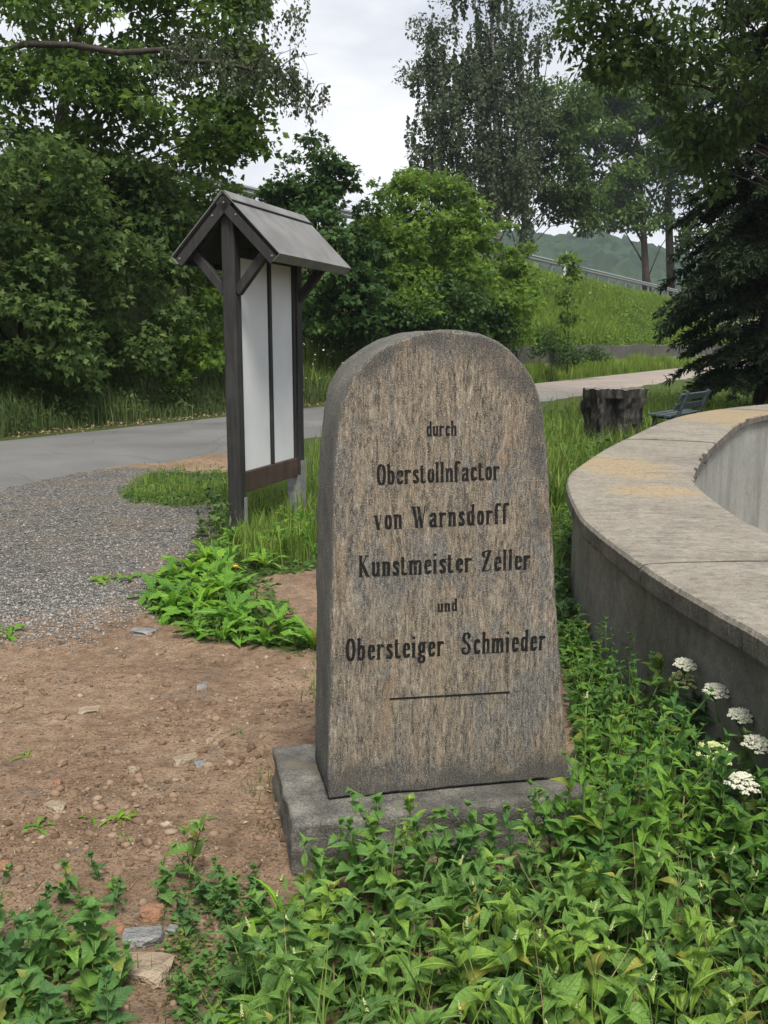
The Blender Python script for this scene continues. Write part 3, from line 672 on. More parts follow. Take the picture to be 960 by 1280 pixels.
# plinth
PYAW = radians(12.3); pu = np.array([cos(PYAW), sin(PYAW), 0]); pd = np.array([-sin(PYAW), cos(PYAW), 0])
porg = gnd(365, 1030, PZ)
bm = bmesh.new(); NXp, NYp = 56, 34; PW, PD = .985, .58
bmesh.ops.create_cube(bm, size=1)
bmesh.ops.bevel(bm, geom=list(bm.edges), offset=.03, segments=3, affect='EDGES', profile=.6)
bmesh.ops.subdivide_edges(bm, edges=[e for e in bm.edges if e.calc_length() > .3], cuts=24, use_grid_fill=True)
for v_ in bm.verts:
    x, y, z = v_.co.x + .5, v_.co.y + .5, v_.co.z
    a = x * PW; b = y * PD; c = PZ + (z - .5) * (PZ + .25)
    nzv = float(fbm(np.array([a * 9 + c * 7]), np.array([b * 9 + c * 11]), 1.5, 4)[0])
    k = 0 if z > .49 and .06 < y < .94 and .06 < x < .94 else 1
    a += (x - .5) * nzv * .045 * k; b += (y - .5) * nzv * .08 * k; c += nzv * .012 * k - (.003 if z > .4 else 0)
    p = porg + pu * a + pd * b - s_org; v_.co = (float(p @ u_ax), float(p @ d_ax), c)
me = bpy.data.meshes.new('plinth'); bm.to_mesh(me); bm.free(); put('plinth', me, M['plinth'], mem, smooth=True)

# ------------------------------------------------------------------ information board with a little roof
BA = radians(18.4)
P1 = gnd(298, 668); bx, by = P1[0], P1[1]
board = thing('information_board', 'roofed wooden notice board with two blank white panels beside the road', 'notice board', (bx, by, 0), -BA)
# local: +Y along the board away from the camera, +X to the right
BL = 1.22; PT = .112
def worn_attr(o, z0, z1):
    me = o.data; co = np.zeros(len(me.vertices) * 3, np.float32); me.vertices.foreach_get('co', co); z = co.reshape(-1, 3)[:, 2]
    at_ = me.attributes.new('worn', 'FLOAT', 'POINT'); at_.data.foreach_set('value', np.clip((z1 - z) / (z1 - z0), 0, 1).astype(np.float32))
def post(y, z0, worn):
    V = []; F = []
    zs = list(np.linspace(z0, .6, 14)) + [1.2, 1.8, 2.6]
    mbp = MB(); h = PT / 2; c = .008
    prof = [(-h + c, -h), (h - c, -h), (h, -h + c), (h, h - c), (h - c, h), (-h + c, h), (-h, h - c), (-h, -h + c)]
    for z in zs:
        for (x, yy) in prof: V.append((x, y + yy, z))
    for i in range(len(zs) - 1):
        for k in range(8): F.append((i * 8 + k, i * 8 + (k + 1) % 8, (i + 1) * 8 + (k + 1) % 8, (i + 1) * 8 + k))
    F.append(tuple(range(8))[::-1]); F.append(tuple((len(zs) - 1) * 8 + k for k in range(8)))
    o = MB().add(V, F).build('post', M['wood'], board); worn_attr(o, -.55, .5) if worn else None
    return o
p_near = post(0, .035, True); p_far = post(BL, .34, False)
MB().box((.066, .02, .13), (.006, .045, .36)).box((-.066, 0, .12), (.006, .045, .3)).build('post_bracket', M['zinc'], p_near)
MB().box((.066, BL, .2), (.008, .10, .56)).box((-.066, BL, .2), (.008, .10, .56)).box((0, BL, .331), (.124, .10, .012)).build('post_bracket', M['zinc'], p_far)
MB().box((0, BL - .066, .15), (.13, .008, .4)).build('post_bracket', M['zinc'], p_far)
MB().box((.01, BL / 2, .425), (.06, BL - PT - .004, .17)).build('bottom_rail', M['wood_brown'], board, bevel=.005)
MB().box((0, BL / 2, 2.27), (.07, BL - PT - .004, .08)).build('top_rail', M['wood'], board, bevel=.004)
PL0, PL1 = PT / 2 + .004, BL - PT / 2 - .004; MID = (PL0 + PL1) / 2 + .03
MB().box((.012, MID, 1.37), (.05, .05, 1.718)).build('mullion', M['wood'], board, bevel=.004)
MB().box((.012, (PL0 + MID - .028) / 2, 1.37), (.012, MID - .028 - PL0, 1.714)).build('panel', M['panel'], board)
MB().box((.012, (PL1 - .045 + MID + .028) / 2, 1.37), (.012, PL1 - .045 - MID - .028, 1.714)).build('panel', M['panel'], board)
MB().box((.012, PL1 - .021, 1.37), (.05, .038, 1.718)).build('side_batten', M['wood'], board)
RZ, EZ, HW = 2.70, 2.235, .455; Y0, Y1 = -.10, BL + .22
sl = Vector((HW, 0, EZ - RZ)).normalized(); nr = Vector((-sl.z, 0, sl.x))
for s in (1, -1):
    def rp(d, y, h): return (s * (sl.x * d + nr.x * h), y, RZ + sl.z * d + nr.z * h)
    Ld = math.hypot(HW, EZ - RZ)
    def slabm(d0, d1, y0, y1, h0, h1):
        V = [rp(d, y, h) for d in (d0, d1) for y in (y0, y1) for h in (h0, h1)]
        return MB().add(V, [(0, 1, 3, 2), (4, 6, 7, 5), (0, 4, 5, 1), (2, 3, 7, 6), (0, 2, 6, 4), (1, 5, 7, 3)])
    roof = slabm(.0, Ld - .01, Y0 + .03, Y1 - .03, -.028, -.004).build('roof_boarding', M['wood'], board)
    slabm(.012, Ld + .012, Y0 - .012, Y1 + .012, .002, .008).build('roof_sheet', M['roof'], board)
    slabm(Ld + .012, Ld + .016, Y0 - .012, Y1 + .012, -.075, .008).build('eave_flashing', M['roof'], board)
    slabm(-.0, .10, Y0 - .014, Y1 + .014, .011, .018).build('ridge_cap', M['roof'], board)
    slabm(.10, .112, Y0 - .010, Y1 + .010, .009, .022).build('ridge_seam', M['black_paint'], board)
    for (ya, yb) in ((Y0, Y0 + .027), (Y1 - .027, Y1)):
        slabm(.0 if s > 0 else .004, Ld + .008, ya, yb, -.105, -.0305).build('bargeboard', M['wood'], board)
    for y in (0, BL):
        MB().beam((s * .05, y, 1.95), (s * .335, y, 2.285), .07, .065, (0, 1, 0)).build('brace', M['wood'], board, bevel=.004)
        slabm(.06, Ld - .06, y - .03, y + .03, -.10, -.0305).build('rafter', M['wood'], board)

for x_, z_ in ((0, 2.625), (.10, 2.53), (-.10, 2.53), (.40, 2.215), (-.40, 2.215)):
    MB().tube([(x_, Y0 + .001, z_), (x_, Y0 - .006, z_)], [.009, .007], 6).build('bolt', M['zinc'], board)

# ------------------------------------------------------------------ guard rail on the embankment
rail = thing('guard_rail', 'grey steel guard rail along the top of the grassy embankment', 'guard rail')
def bank_pt(s, t_):
    q = road_xy(np.array(s), np.array(t_)); return Vector((float(q[0]), float(q[1]), float(bank_z(np.array([s]), np.array([t_]))[0])))
prof = [(-.02, -.155), (.03, -.12), (.045, -.075), (.0, -.03), (0, .03), (.045, .075), (.03, .12), (-.02, .155)]
tt = np.arange(10, 230, 4.0); V = []; F = []
for t_ in tt:
    for (o_, z_) in prof:
        q = road_xy(np.array(S_RAIL - o_), np.array(t_)); V.append((q[0], q[1], BANK_TOP + .70 + z_))
m = len(prof)
for i in range(len(tt) - 1):
    for k in range(m - 1): F.append((i * m + k, i * m + k + 1, (i + 1) * m + k + 1, (i + 1) * m + k))
ro = MB().add(V, F).build('rail', M['zinc'], rail); sm = ro.modifiers.new('thickness', 'SOLIDIFY'); sm.thickness = .012
pm = None
for t_ in np.arange(12, 190, 2.67):
    b = bank_pt(S_RAIL + .09, t_)
    if pm is None:
        po = MB().box((0, 0, -.1), (.17, .12, 1.5)).build('rail_post', M['zinc'], rail, bevel=.012); pm = po.data
    else: po = put('rail_post', pm, None, rail)
    po.location = (b.x, b.y, BANK_TOP + .12); po.rotation_euler = (0, 0, -RD)
# roadside delineator post
q = at(771, 322, 62); 
ts_ = road_t(q[0], q[1]); b = bank_pt(S_RAIL - .35, ts_)
dl = thing('delineator_post', 'white roadside marker post with black band rising above the guard rail', 'marker post', (b.x, b.y, b.z), -RD)
def dsec(z0, z1, nm, mt_): 
    h = .085; V = []; 
    for z in (z0, z1):
        V += [(-h, -.06, z), (h, -.06, z), (h, .02, z), (0, .08, z), (-h, .02, z)]
    MB().add(V, [(0, 1, 2, 3, 4)[::-1], (5, 6, 7, 8, 9)] + [(k, (k + 1) % 5, (k + 1) % 5 + 5, k + 5) for k in range(5)]).build(nm, mt_, dl)
dsec(-.2, 1.05, 'shaft', M['white_paint']); dsec(1.05, 1.32, 'black_band', M['black_paint']); dsec(1.32, 1.62, 'top', M['white_paint'])

# retaining wall
rw = MB(); tw = np.arange(WALL_T0, 120, 1.5); V = []; F = []
for i, t_ in enumerate(tw):
    h = 1.42 + float(vnoise(np.array([t_ * .3]), np.array([2.]))[0]) * .14
    for (s_, z_) in ((R_FAR + 1.12, -.3), (R_FAR + 1.2, h), (R_FAR + 1.5, h), (R_FAR + 1.5, -.3)):
        q = road_xy(np.array(s_), np.array(t_)); V.append((q[0], q[1], z_))
for i in range(len(tw) - 1):
    for k in range(4): F.append((i * 4 + k, i * 4 + (k + 1) % 4, (i + 1) * 4 + (k + 1) % 4, (i + 1) * 4 + k))
F += [(0, 1, 2, 3), tuple((len(tw) - 1) * 4 + k for k in (3, 2, 1, 0))]
tag(rw.add(V, F).build('retaining_wall', M['retain']), 'low dark concrete retaining wall along the foot of the embankment', 'wall')

# ------------------------------------------------------------------ bench and stump behind the basin
q = gnd(846, 540); BY = 16.2; q = at(842, 515, BY)
BS = .92; bench = thing('park_bench', 'weathered blue-green wooden bench seen from its end behind the basin', 'bench', (q[0] + .12, BY, 0), radians(-125))
bench.scale = (BS, BS, BS)
# local: +X is the sitting direction's left, -Y front
BWd = 1.7
for k in range(3): MB().box((0, -.26 + k * .145, .45 - k * .012), (BWd, .115, .035)).build('seat_slat', M['bench'], bench, bevel=.006)
for k in range(2): MB().box((0, 0, 0), (BWd, .035, .12), Matrix.Translation((0, .17 + k * .075, .60 + k * .17)) @ Matrix.Rotation(radians(-24), 4, 'X')).build('backrest_slat', M['bench'], bench, bevel=.006)
for x in (-.6, .6):
    g_ = MB().beam((x, -.3, 0), (x, -.26, .43), .06, .07, (1, 0, 0)).beam((x, .12, 0), (x, .1, .43), .06, .07, (1, 0, 0)).beam((x, -.32, .405), (x, .14, .385), .06, .05).beam((x, .12, .36), (x, .30, .86), .055, .06, (1, 0, 0))
    g_.build('leg_frame', M['bench'], bench)

q = gnd(766, 553); sx0, sy0 = q[0], 15.4
stump = thing('tree_stump', 'broad dark hollow tree stump in the grass behind the basin', 'tree stump', (sx0 + .02, sy0, 0))
V = []; F = []; K = 90; zs = [-.1, .0, .08, .16, .24, .32, .4, .48, .56, .64, .72, .8]
for zi, z in enumerate(zs):
    for k in range(K):
        a = 2 * pi * k / K; fl = .40 + .05 * abs(sin(a * 2.5 + 1)) + .12 * max(0, .25 - z) * (1 + sin(a * 5)) + .07 * float(vnoise(np.array([k * .7]), np.array([zi * .8]))[0])
        fl *= .86 + .2 * z; fl += .1 * (float(vnoise(np.array([k * .45]), np.array([zi * .35 + 9]))[0]) - .5) + .05 * (float(vnoise(np.array([k * 1.3]), np.array([zi * 1.1]))[0]) - .5)
        hol = math.exp(-((a - 4.45) / .28) ** 2) * (1 if .1 < z < .7 else .3); fl *= 1 - .38 * hol
        zz = z + (.05 * float(vnoise(np.array([k * .17]), np.array([33.]))[0]) + .02 * float(vnoise(np.array([k * .6]), np.array([35.]))[0]) if zi == len(zs) - 1 else 0)
        V.append((fl * cos(a), fl * sin(a), zz))
for i in range(len(zs) - 1):
    for k in range(K): F.append((i * K + k, i * K + (k + 1) % K, (i + 1) * K + (k + 1) % K, (i + 1) * K + k))
MB().add(V, F).build('trunk_bark', M['stump'], stump)
V2 = []; F2 = []; b0 = (len(zs) - 1) * K
for r_, dz in ((1, -.002), (.72, -.03), (.45, -.09), (.3, -.3), (.1, -.32)):
    for k in range(K): p = V[b0 + k]; V2.append((p[0] * r_, p[1] * r_, p[2] + dz + .02 * float(vnoise(np.array([k * .9]), np.array([r_ * 20]))[0])))
for i in range(4):
    for k in range(K): F2.append((i * K + k, i * K + (k + 1) % K, (i + 1) * K + (k + 1) % K, (i + 1) * K + k))
F2.append(tuple(4 * K + k for k in range(K))); MB().add(V2, F2).build('cut_top', M['stump_top'], stump)

# ------------------------------------------------------------------ foliage engine
KITE = (np.array([(0, 0, 0), (.42, .5, .07), (1, 0, -.1), (.42, -.5, .07)]), np.array([(0, 1, 2), (0, 2, 3)]))
MAPLE = (np.array([(0, 0, 0), (.02, .42, .02), (.27, .2, .05), (.52, .55, 0), (.58, .17, .05), (1, 0, -.08), (.58, -.17, .05), (.52, -.55, 0), (.27, -.2, .05), (.02, -.42, .02)]),
         np.array([(0, 1, 2), (2, 3, 4), (4, 5, 6), (6, 7, 8), (8, 9, 0), (0, 2, 4), (0, 4, 6), (0, 6, 8)]))
def unit(a): return a / np.maximum(np.linalg.norm(a, axis=-1, keepdims=True), 1e-9)
def leaves(P, D, N, Ls, Ws, tmpl, r=rng):
    D = unit(D); N = unit(N - D * (N * D).sum(1, keepdims=True)); S = np.cross(N, D); tv, tf = tmpl
    V = P[:, None] + D[:, None] * (tv[None, :, 0:1] * Ls[:, None, None]) + S[:, None] * (tv[None, :, 1:2] * Ws[:, None, None]) + N[:, None] * (tv[None, :, 2:3] * Ls[:, None, None])
    F = tf[None] + (np.arange(len(P)) * len(tv))[:, None, None]
    return V.reshape(-1, 3), F.reshape(-1, 3)
def join(parts):
    V = []; F = []; b = 0
    for v_, f_ in parts: V.append(v_); F.append(f_ + b); b += len(v_)
    return np.concatenate(V), np.concatenate(F)
def blob(px, py, Y, rx, ry, depth=None):
    c = at(px, py, Y); k = Y / 1200.; return (c, np.array([rx * k, (depth if depth else rx * k), ry * k]))
def clumps(blobs, dens, rmin, rmax, shell=.55):
    """sub-clump centres in a union of ellipsoids, denser towards the surface"""
    C = []; R = []; O = []
    for c, r in blobs:
        k = max(3, int(dens * (r[0] * r[2] + r[0] * r[1] + r[1] * r[2]) / 3 / (((rmin + rmax) / 2) ** 2)))
        d = unit(rng.normal(size=(k, 3))); rad = (shell + (1 - shell) * rng.random(k)) ** .8
        C.append(c + d * r * rad[:, None]); R.append(rng.uniform(rmin, rmax, k)); O.append(d)
    return np.concatenate(C), np.concatenate(R), np.concatenate(O)
LEAFX = 2.3
def crown_mesh(C, R, O, per, size, tmpl=KITE, flat=.5, aspect=.62, up=1.1, droop=.35):
    k = len(C); cnt = np.maximum(3, (per * LEAFX * (R / R.mean()) ** 2 * rng.uniform(.6, 1.4, k)).astype(int)); ids = np.repeat(np.arange(k), cnt); n_ = len(ids)
    d = unit(rng.normal(size=(n_, 3))); rr = rng.random(n_) ** .45
    off = d * rr[:, None] * R[ids][:, None]; off[:, 2] *= flat
    off[:, 2] -= (off[:, 0] ** 2 + off[:, 1] ** 2) / R[ids] * .3
    P = C[ids] + off
    N = rng.normal(size=(n_, 3)) * .55 + np.array([0, 0, up]) + O[ids] * .35
    D = unit(off + 1e-6) * .8 + rng.normal(size=(n_, 3)) * .7 + np.array([0, 0, -droop])
    Ls = size * rng.uniform(.45, 1.3, n_); return leaves(P, D, N, Ls, Ls * aspect * rng.uniform(.75, 1.15, n_), tmpl)
def limbs(base, top, C, k, r0, seedoff=0, trunk_curve=.2):
    """trunk plus limbs towards a spread of clump centres"""
    mbt = []; base = np.array(base, float); top = np.array(top, float)
    L_ = np.linalg.norm(top - base); ks = np.linspace(0, 1, 9)
    sway = np.stack([np.sin(ks * 3 + seedoff) * trunk_curve, np.cos(ks * 2.3 + seedoff) * trunk_curve, ks * 0], 1) * ks[:, None]
    TP = base + (top - base) * ks[:, None] + sway; TR = r0 * .8 * ((1 - ks) ** .9 * .95 + .05); TR[0] *= 1.35
    trunk = tri_arrays(*tube(TP, TR, 9)); parts = []
    pick = rng.choice(len(C), min(k, len(C)), replace=False)
    for i in pick:
        c = C[i]; h = np.clip((c[2] - base[2]) / max(.1, (top[2] - base[2])) - rng.uniform(.12, .35), .08, .95)
        j = h * 8; a = int(j); f = j - a; p = TP[a] * (1 - f) + TP[min(a + 1, 8)] * f; rr = (TR[a] * (1 - f) + TR[min(a + 1, 8)] * f) * .5
        mid = (p + c) / 2 + np.array([0, 0, .08 * np.linalg.norm(c - p)]) + rng.normal(0, .06, 3) * np.linalg.norm(c - p)
        rr = .6 * min(rr, .012 + .022 * np.linalg.norm(c - p)); pts = [p, p * .55 + mid * .45 + rng.normal(0, .03, 3), mid, mid * .45 + c * .55 + rng.normal(0, .05, 3), c]
        parts.append(tri_arrays(*tube(pts, [rr, rr * .75, rr * .55, rr * .36, rr * .14], 5)))
    return trunk, (join(parts) if parts else None)
def tree(name, label, cat, base, top, blobs, leafmat, barkm, dens=1.6, rmin=.35, rmax=.7, per=40, size=.13, tmpl=KITE, flat=.5, aspect=.62, up=1.1, droop=.35, r0=.2, nl_=22, shell=.55, group=None, extra=None, fill=1.0):
    o = thing(name, label, cat, tuple(base), 0, group); base = np.array(base, float)
    C, R, O = clumps(blobs, dens, rmin, rmax, shell)
    V, F = crown_mesh(C, R, O, per, size, tmpl, flat, aspect, up, droop)
    inner = [(c_, r_ * .8) for c_, r_ in blobs]; Ci, Ri, Oi = clumps(inner, dens * .8, rmin, rmax, .1); Vi, Fi = crown_mesh(Ci, Ri, Oi, per * fill * 1.7, size * .95, KITE, .8, .7, .6, .3); V, F = join([(V, F), (Vi, Fi)])
    if extra: V, F = join([(V, F)] + extra)
    put('crown', mesh_np('crown', V - base, F), leafmat, o)
    tr, lb = limbs(base, top, C, nl_, r0, base[0])
    put('trunk', mesh_np('trunk', tr[0] - base, tr[1]), barkm, o, True)
    if lb: put('limbs', mesh_np('limbs', lb[0] - base, lb[1]), barkm, o, True)
    return len(F)
tris = 0
def bank_base(px, Y):
    q = at(px, 400, Y); return (q[0], Y, float(bank_z(np.array([road_s(q[0], Y)]), np.array([road_t(q[0], Y)]))[0]) - .1)

# left: tall maple over a hedge of maple scrub
tris += tree('maple_tree', 'tall maple overhanging the road at the left edge of the picture', 'tree', bank_base(60, 23), at(120, -150, 23),
     [blob(40, 40, 21.5, 120, 100), blob(170, 20, 22, 110, 80), blob(250, 30, 22.5, 70, 75), blob(100, 150, 21.5, 130, 70), blob(215, 130, 22, 90, 60), blob(280, 140, 22.5, 48, 38), blob(60, -110, 22, 170, 80), blob(220, -90, 22, 100, 60), blob(-120, 60, 21, 120, 140), blob(250, 185, 22, 45, 22), blob(40, 205, 21.5, 110, 50), blob(160, 215, 22, 80, 40), blob(305, 60, 22.5, 28, 60), blob(290, 0, 22, 45, 55), blob(318, 85, 22, 22, 35), blob(300, 150, 22, 35, 35)],
     M['maple'], M['bark'], dens=1.25, rmin=.35, rmax=.75, per=36, size=.19, tmpl=MAPLE, aspect=.95, r0=.24, nl_=33)
tris += tree('maple_shrub', 'dense dark maple scrub leaning over the verge, left edge of the picture', 'shrub', bank_base(20, 19), at(20, 250, 19),
     [blob(10, 240, 18.5, 120, 80), blob(60, 300, 18.5, 80, 60), blob(20, 370, 18, 100, 75), blob(-130, 330, 17, 110, 160), blob(70, 430, 18.5, 70, 50)],
     M['hedge'], M['bark'], dens=2.0, rmin=.3, rmax=.55, per=34, size=.155, tmpl=MAPLE, aspect=.95, r0=.09, nl_=27)
tris += tree('maple_shrub', 'bushy maple scrub above the verge, midway between picture edge and notice board', 'shrub', bank_base(140, 21.5), at(140, 250, 21.5),
     [blob(125, 250, 21.5, 85, 60), blob(170, 225, 22, 60, 40), blob(135, 330, 20.5, 80, 65), blob(160, 410, 20.5, 75, 60), blob(200, 290, 22, 55, 55)],
     M['hedge'], M['bark'], dens=2.0, rmin=.3, rmax=.55, per=34, size=.155, tmpl=MAPLE, aspect=.95, r0=.09, nl_=27)
tris += tree('maple_shrub', 'light green maple scrub just left of the notice board roof', 'shrub', bank_base(235, 23.5), at(235, 260, 23.5),
     [blob(225, 300, 23.5, 65, 65), blob(215, 240, 24, 60, 40), blob(245, 380, 23, 55, 60), blob(235, 440, 22.5, 50, 40), blob(275, 250, 24.5, 30, 28), blob(290, 370, 25, 45, 75)],
     M['shrub'], M['bark'], dens=2.0, rmin=.3, rmax=.55, per=34, size=.16, tmpl=MAPLE, aspect=.95, r0=.08, nl_=27)
# birch limb with hanging twigs reaching right out of the maple
def strands(P0, ln, per, size, r=None):
    k = len(P0); ids = np.repeat(np.arange(k), per); u = rng.random(len(ids)); sw = rng.normal(0, .12, (k, 2))
    P = P0[ids].copy(); P[:, 2] -= u * ln[ids]; P[:, :2] += sw[ids] * (u * ln[ids])[:, None] + rng.normal(0, .05, (len(ids), 2))
    D = np.stack([rng.normal(0, .6, len(ids)), rng.normal(0, .6, len(ids)), np.full(len(ids), -1.)], 1); N = rng.normal(size=(len(ids), 3))
    Ls = size * rng.uniform(.6, 1.3, len(ids)); return leaves(P, D, N, Ls, Ls * .7, KITE)
bt = thing('birch_tree', 'slender birch stretching a bare drooping limb towards the open sky, upper left', 'tree', bank_base(-60, 20.5))
bb = np.array(bt.location)
lp = [at(-60, 90, 20.5), at(30, 55, 20.3), at(90, 56, 20.1), at(150, 66, 20), at(205, 62, 20), at(225, 76, 20), at(280, 78, 20), at(330, 92, 20), at(362, 100, 20), at(390, 124, 20)]
parts = [tri_arrays(*tube(lp, [.07, .065, .06, .055, .05, .045, .036, .026, .016, .006], 6))]
tw0 = []
for k in range(40):
    i = rng.integers(4, 9); f = rng.random(); a = lp[i] * (1 - f) + lp[i + 1 if i < 9 else 9] * f; e = a + np.array([rng.normal(.25, .4), rng.normal(0, .5), rng.uniform(.0, .5)])
    parts.append(tri_arrays(*tube([a, (a + e) / 2 + np.array([0, 0, .12]), e], [.014, .009, .004], 4))); 
    for q_ in range(3): tw0.append(a + (e - a) * rng.uniform(.3, 1))
tw0 = np.array(tw0)
for p in tw0[:100]: 
    e = p + np.array([rng.normal(0, .12), rng.normal(0, .12), -rng.uniform(.2, .7)]); parts.append(tri_arrays(*tube([p, (p + e) / 2 + rng.normal(0, .04, 3), e], [.006, .004, .002], 3)))
trunkp = tri_arrays(*tube([bb, bb + (lp[0] - bb) * .5 + np.array([.3, 0, 0]), lp[0], lp[0] + np.array([-.2, 0, 4])], [.17, .15, .12, .06], 8))
put('trunk', mesh_np('trunk', trunkp[0] - bb, trunkp[1]), M['bark_birch'], bt, True)
Vl, Fl = join(parts); put('limb', mesh_np('limb', Vl - bb, Fl), M['bark'], bt, True)
p0 = np.concatenate([tw0, at(345, 5, 20) + rng.normal(0, [.5, .4, .25], (22, 3))])
Vl, Fl = strands(p0, rng.uniform(.3, .85, len(p0)), 26, .08); put('crown', mesh_np('crown', Vl - bb, Fl), M['birch'], bt)

# middle: three maple shrubs beyond the road
tris += tree('sycamore_shrub', 'tall sycamore shrub rising against the sky behind the notice board roof', 'shrub', bank_base(400, 30), at(390, 165, 30),
     [blob(385, 205, 30, 45, 42), blob(370, 255, 30, 50, 50), blob(425, 245, 30, 45, 42), blob(400, 310, 29, 75, 60), blob(410, 375, 28, 70, 45), blob(352, 300, 30, 30, 60), blob(440, 345, 28.5, 45, 60)],
     M['shrub_dark'], M['bark'], dens=1.9, rmin=.3, rmax=.6, per=30, size=.19, tmpl=MAPLE, aspect=.95, flat=.34, r0=.1, nl_=33)
tris += tree('sycamore_shrub', 'broad sycamore shrub with bright top leaves right behind the stone', 'shrub', bank_base(540, 33), at(545, 200, 33),
     [blob(540, 240, 33, 50, 46), blob(490, 265, 33, 50, 45), blob(590, 270, 33, 48, 45), blob(540, 310, 32, 95, 55), blob(500, 380, 30.5, 85, 55), blob(590, 380, 31.5, 75, 55), blob(470, 320, 31, 50, 60)],
     M['shrub'], M['bark'], dens=1.9, rmin=.32, rmax=.62, per=30, size=.2, tmpl=MAPLE, aspect=.95, flat=.34, r0=.1, nl_=33)
tris += tree('sycamore_shrub', 'smaller light green sycamore shrub at the foot of the grassy bank', 'shrub', bank_base(650, 38), at(640, 290, 38),
     [blob(628, 330, 37.5, 38, 35), blob(612, 380, 36.5, 50, 50), blob(645, 385, 37, 30, 48)],
     M['shrub'], M['bark'], dens=2.0, rmin=.3, rmax=.6, per=28, size=.2, tmpl=MAPLE, aspect=.95, flat=.34, r0=.07, nl_=22)
tris += tree('maple_sapling', 'slim yellow-green sapling on the grassy bank beside the light shrub', 'sapling', bank_base(711, 44), at(712, 300, 44),
     [blob(711, 320, 44, 9, 15), blob(714, 346, 44, 12, 15), blob(708, 374, 44, 14, 16), blob(713, 402, 44, 14, 16), blob(706, 428, 44, 18, 14)],
     M['lime'], M['bark'], dens=1.6, rmin=.22, rmax=.42, per=16, size=.2, tmpl=MAPLE, aspect=.95, flat=.35, r0=.04, nl_=11)
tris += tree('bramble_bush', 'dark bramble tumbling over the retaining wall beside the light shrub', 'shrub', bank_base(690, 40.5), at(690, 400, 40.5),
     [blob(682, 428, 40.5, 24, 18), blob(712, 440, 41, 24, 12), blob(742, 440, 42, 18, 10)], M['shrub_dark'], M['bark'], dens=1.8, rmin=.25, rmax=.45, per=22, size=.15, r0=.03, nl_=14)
tris += tree('shade_bush', 'added low bush, dark leaves painting shade at the foot of the broad sycamore shrub', 'shrub', bank_base(545, 30), at(545, 370, 30),
     [blob(500, 395, 29.5, 60, 38), blob(560, 385, 30, 60, 42), blob(610, 405, 30.5, 42, 32), blob(455, 400, 28.5, 40, 36)], M['shrub_dark'], M['bark'], dens=2.0, rmin=.28, rmax=.5, per=32, size=.16, r0=.05, nl_=20)  # added bush; dark leaf colour stands in for shade low on the shrubs
# trees beyond the embankment road
def far_base(px, Y): return bank_base(px, Y)
Cb = [blob(600, 60, 60, 70, 70), blob(560, 130, 60, 45, 70), blob(640, 130, 60, 55, 75), blob(600, 200, 60, 70, 55), blob(545, 175, 60, 40, 30), blob(610, -40, 60, 60, 60), blob(545, 40, 60, 30, 45), blob(660, 50, 60, 35, 55), blob(640, 240, 60, 40, 35), blob(525, 100, 60, 22, 60), blob(590, 240, 60, 60, 40), blob(540, 200, 60, 40, 30), blob(600, 120, 60, 80, 80)]
cc, rr_, oo = clumps(Cb, 2.8, .6, 1.1, .25); st_p = cc
ex = [strands(st_p, rng.uniform(1., 2.9, len(st_p)), 64, .24)]
tris += tree('birch_tree', 'tall grey-green weeping birch standing against the sky at top centre', 'tree', far_base(622, 60), at(610, -90, 60), Cb, M['birch'], M['bark_birch'], dens=1.0, rmin=.5, rmax=1., per=30, size=.22, r0=.28, nl_=38, shell=.3, extra=ex, up=.4)
tris += tree('alder_tree', 'dark leafy tree between the weeping birch and the spreading maple', 'tree', far_base(642, 66), at(690, 60, 66),
     [blob(690, 150, 66, 42, 45), blob(665, 210, 66, 45, 45), blob(710, 215, 66, 40, 40), blob(690, 255, 66, 40, 25), blob(660, 120, 66, 30, 40), blob(640, 250, 66, 30, 30), blob(735, 265, 66, 28, 25), blob(715, 120, 66, 30, 40)], M['maple_dark'], M['bark'], dens=1.6, rmin=.6, rmax=1.1, per=44, size=.33, r0=.2, nl_=27)
tris += tree('maple_tree', 'spreading maple with two dark stems behind the guard rail', 'tree', far_base(808, 98), at(790, 80, 98),
     [blob(780, 120, 98, 55, 32), blob(745, 170, 98, 45, 40), blob(820, 150, 98, 55, 45), blob(790, 205, 98, 50, 32), blob(750, 255, 98, 50, 34), blob(845, 215, 98, 45, 60), blob(810, 275, 98, 32, 22), blob(725, 220, 98, 28, 30), blob(860, 280, 98, 30, 30), blob(780, 240, 98, 60, 40), blob(720, 150, 98, 40, 50), blob(800, 90, 98, 50, 34), blob(850, 110, 98, 50, 50), blob(740, 110, 98, 36, 36), blob(860, 180, 98, 40, 50)],
     M['maple'], M['bark'], dens=1.5, rmin=.8, rmax=1.5, per=42, size=.48, r0=.5, nl_=33, shell=.45)
mt_ = [o for o in bpy.data.objects if o.get('label', '').startswith('spreading maple')][0]; lb = np.array(mt_.location)
sp2 = tri_arrays(*tube([far_base(838, 98), at(835, 250, 98), at(845, 160, 98)], [.42, .34, .08], 8)); put('trunk', mesh_np('trunk', sp2[0] - lb, sp2[1]), M['bark'], mt_, True)
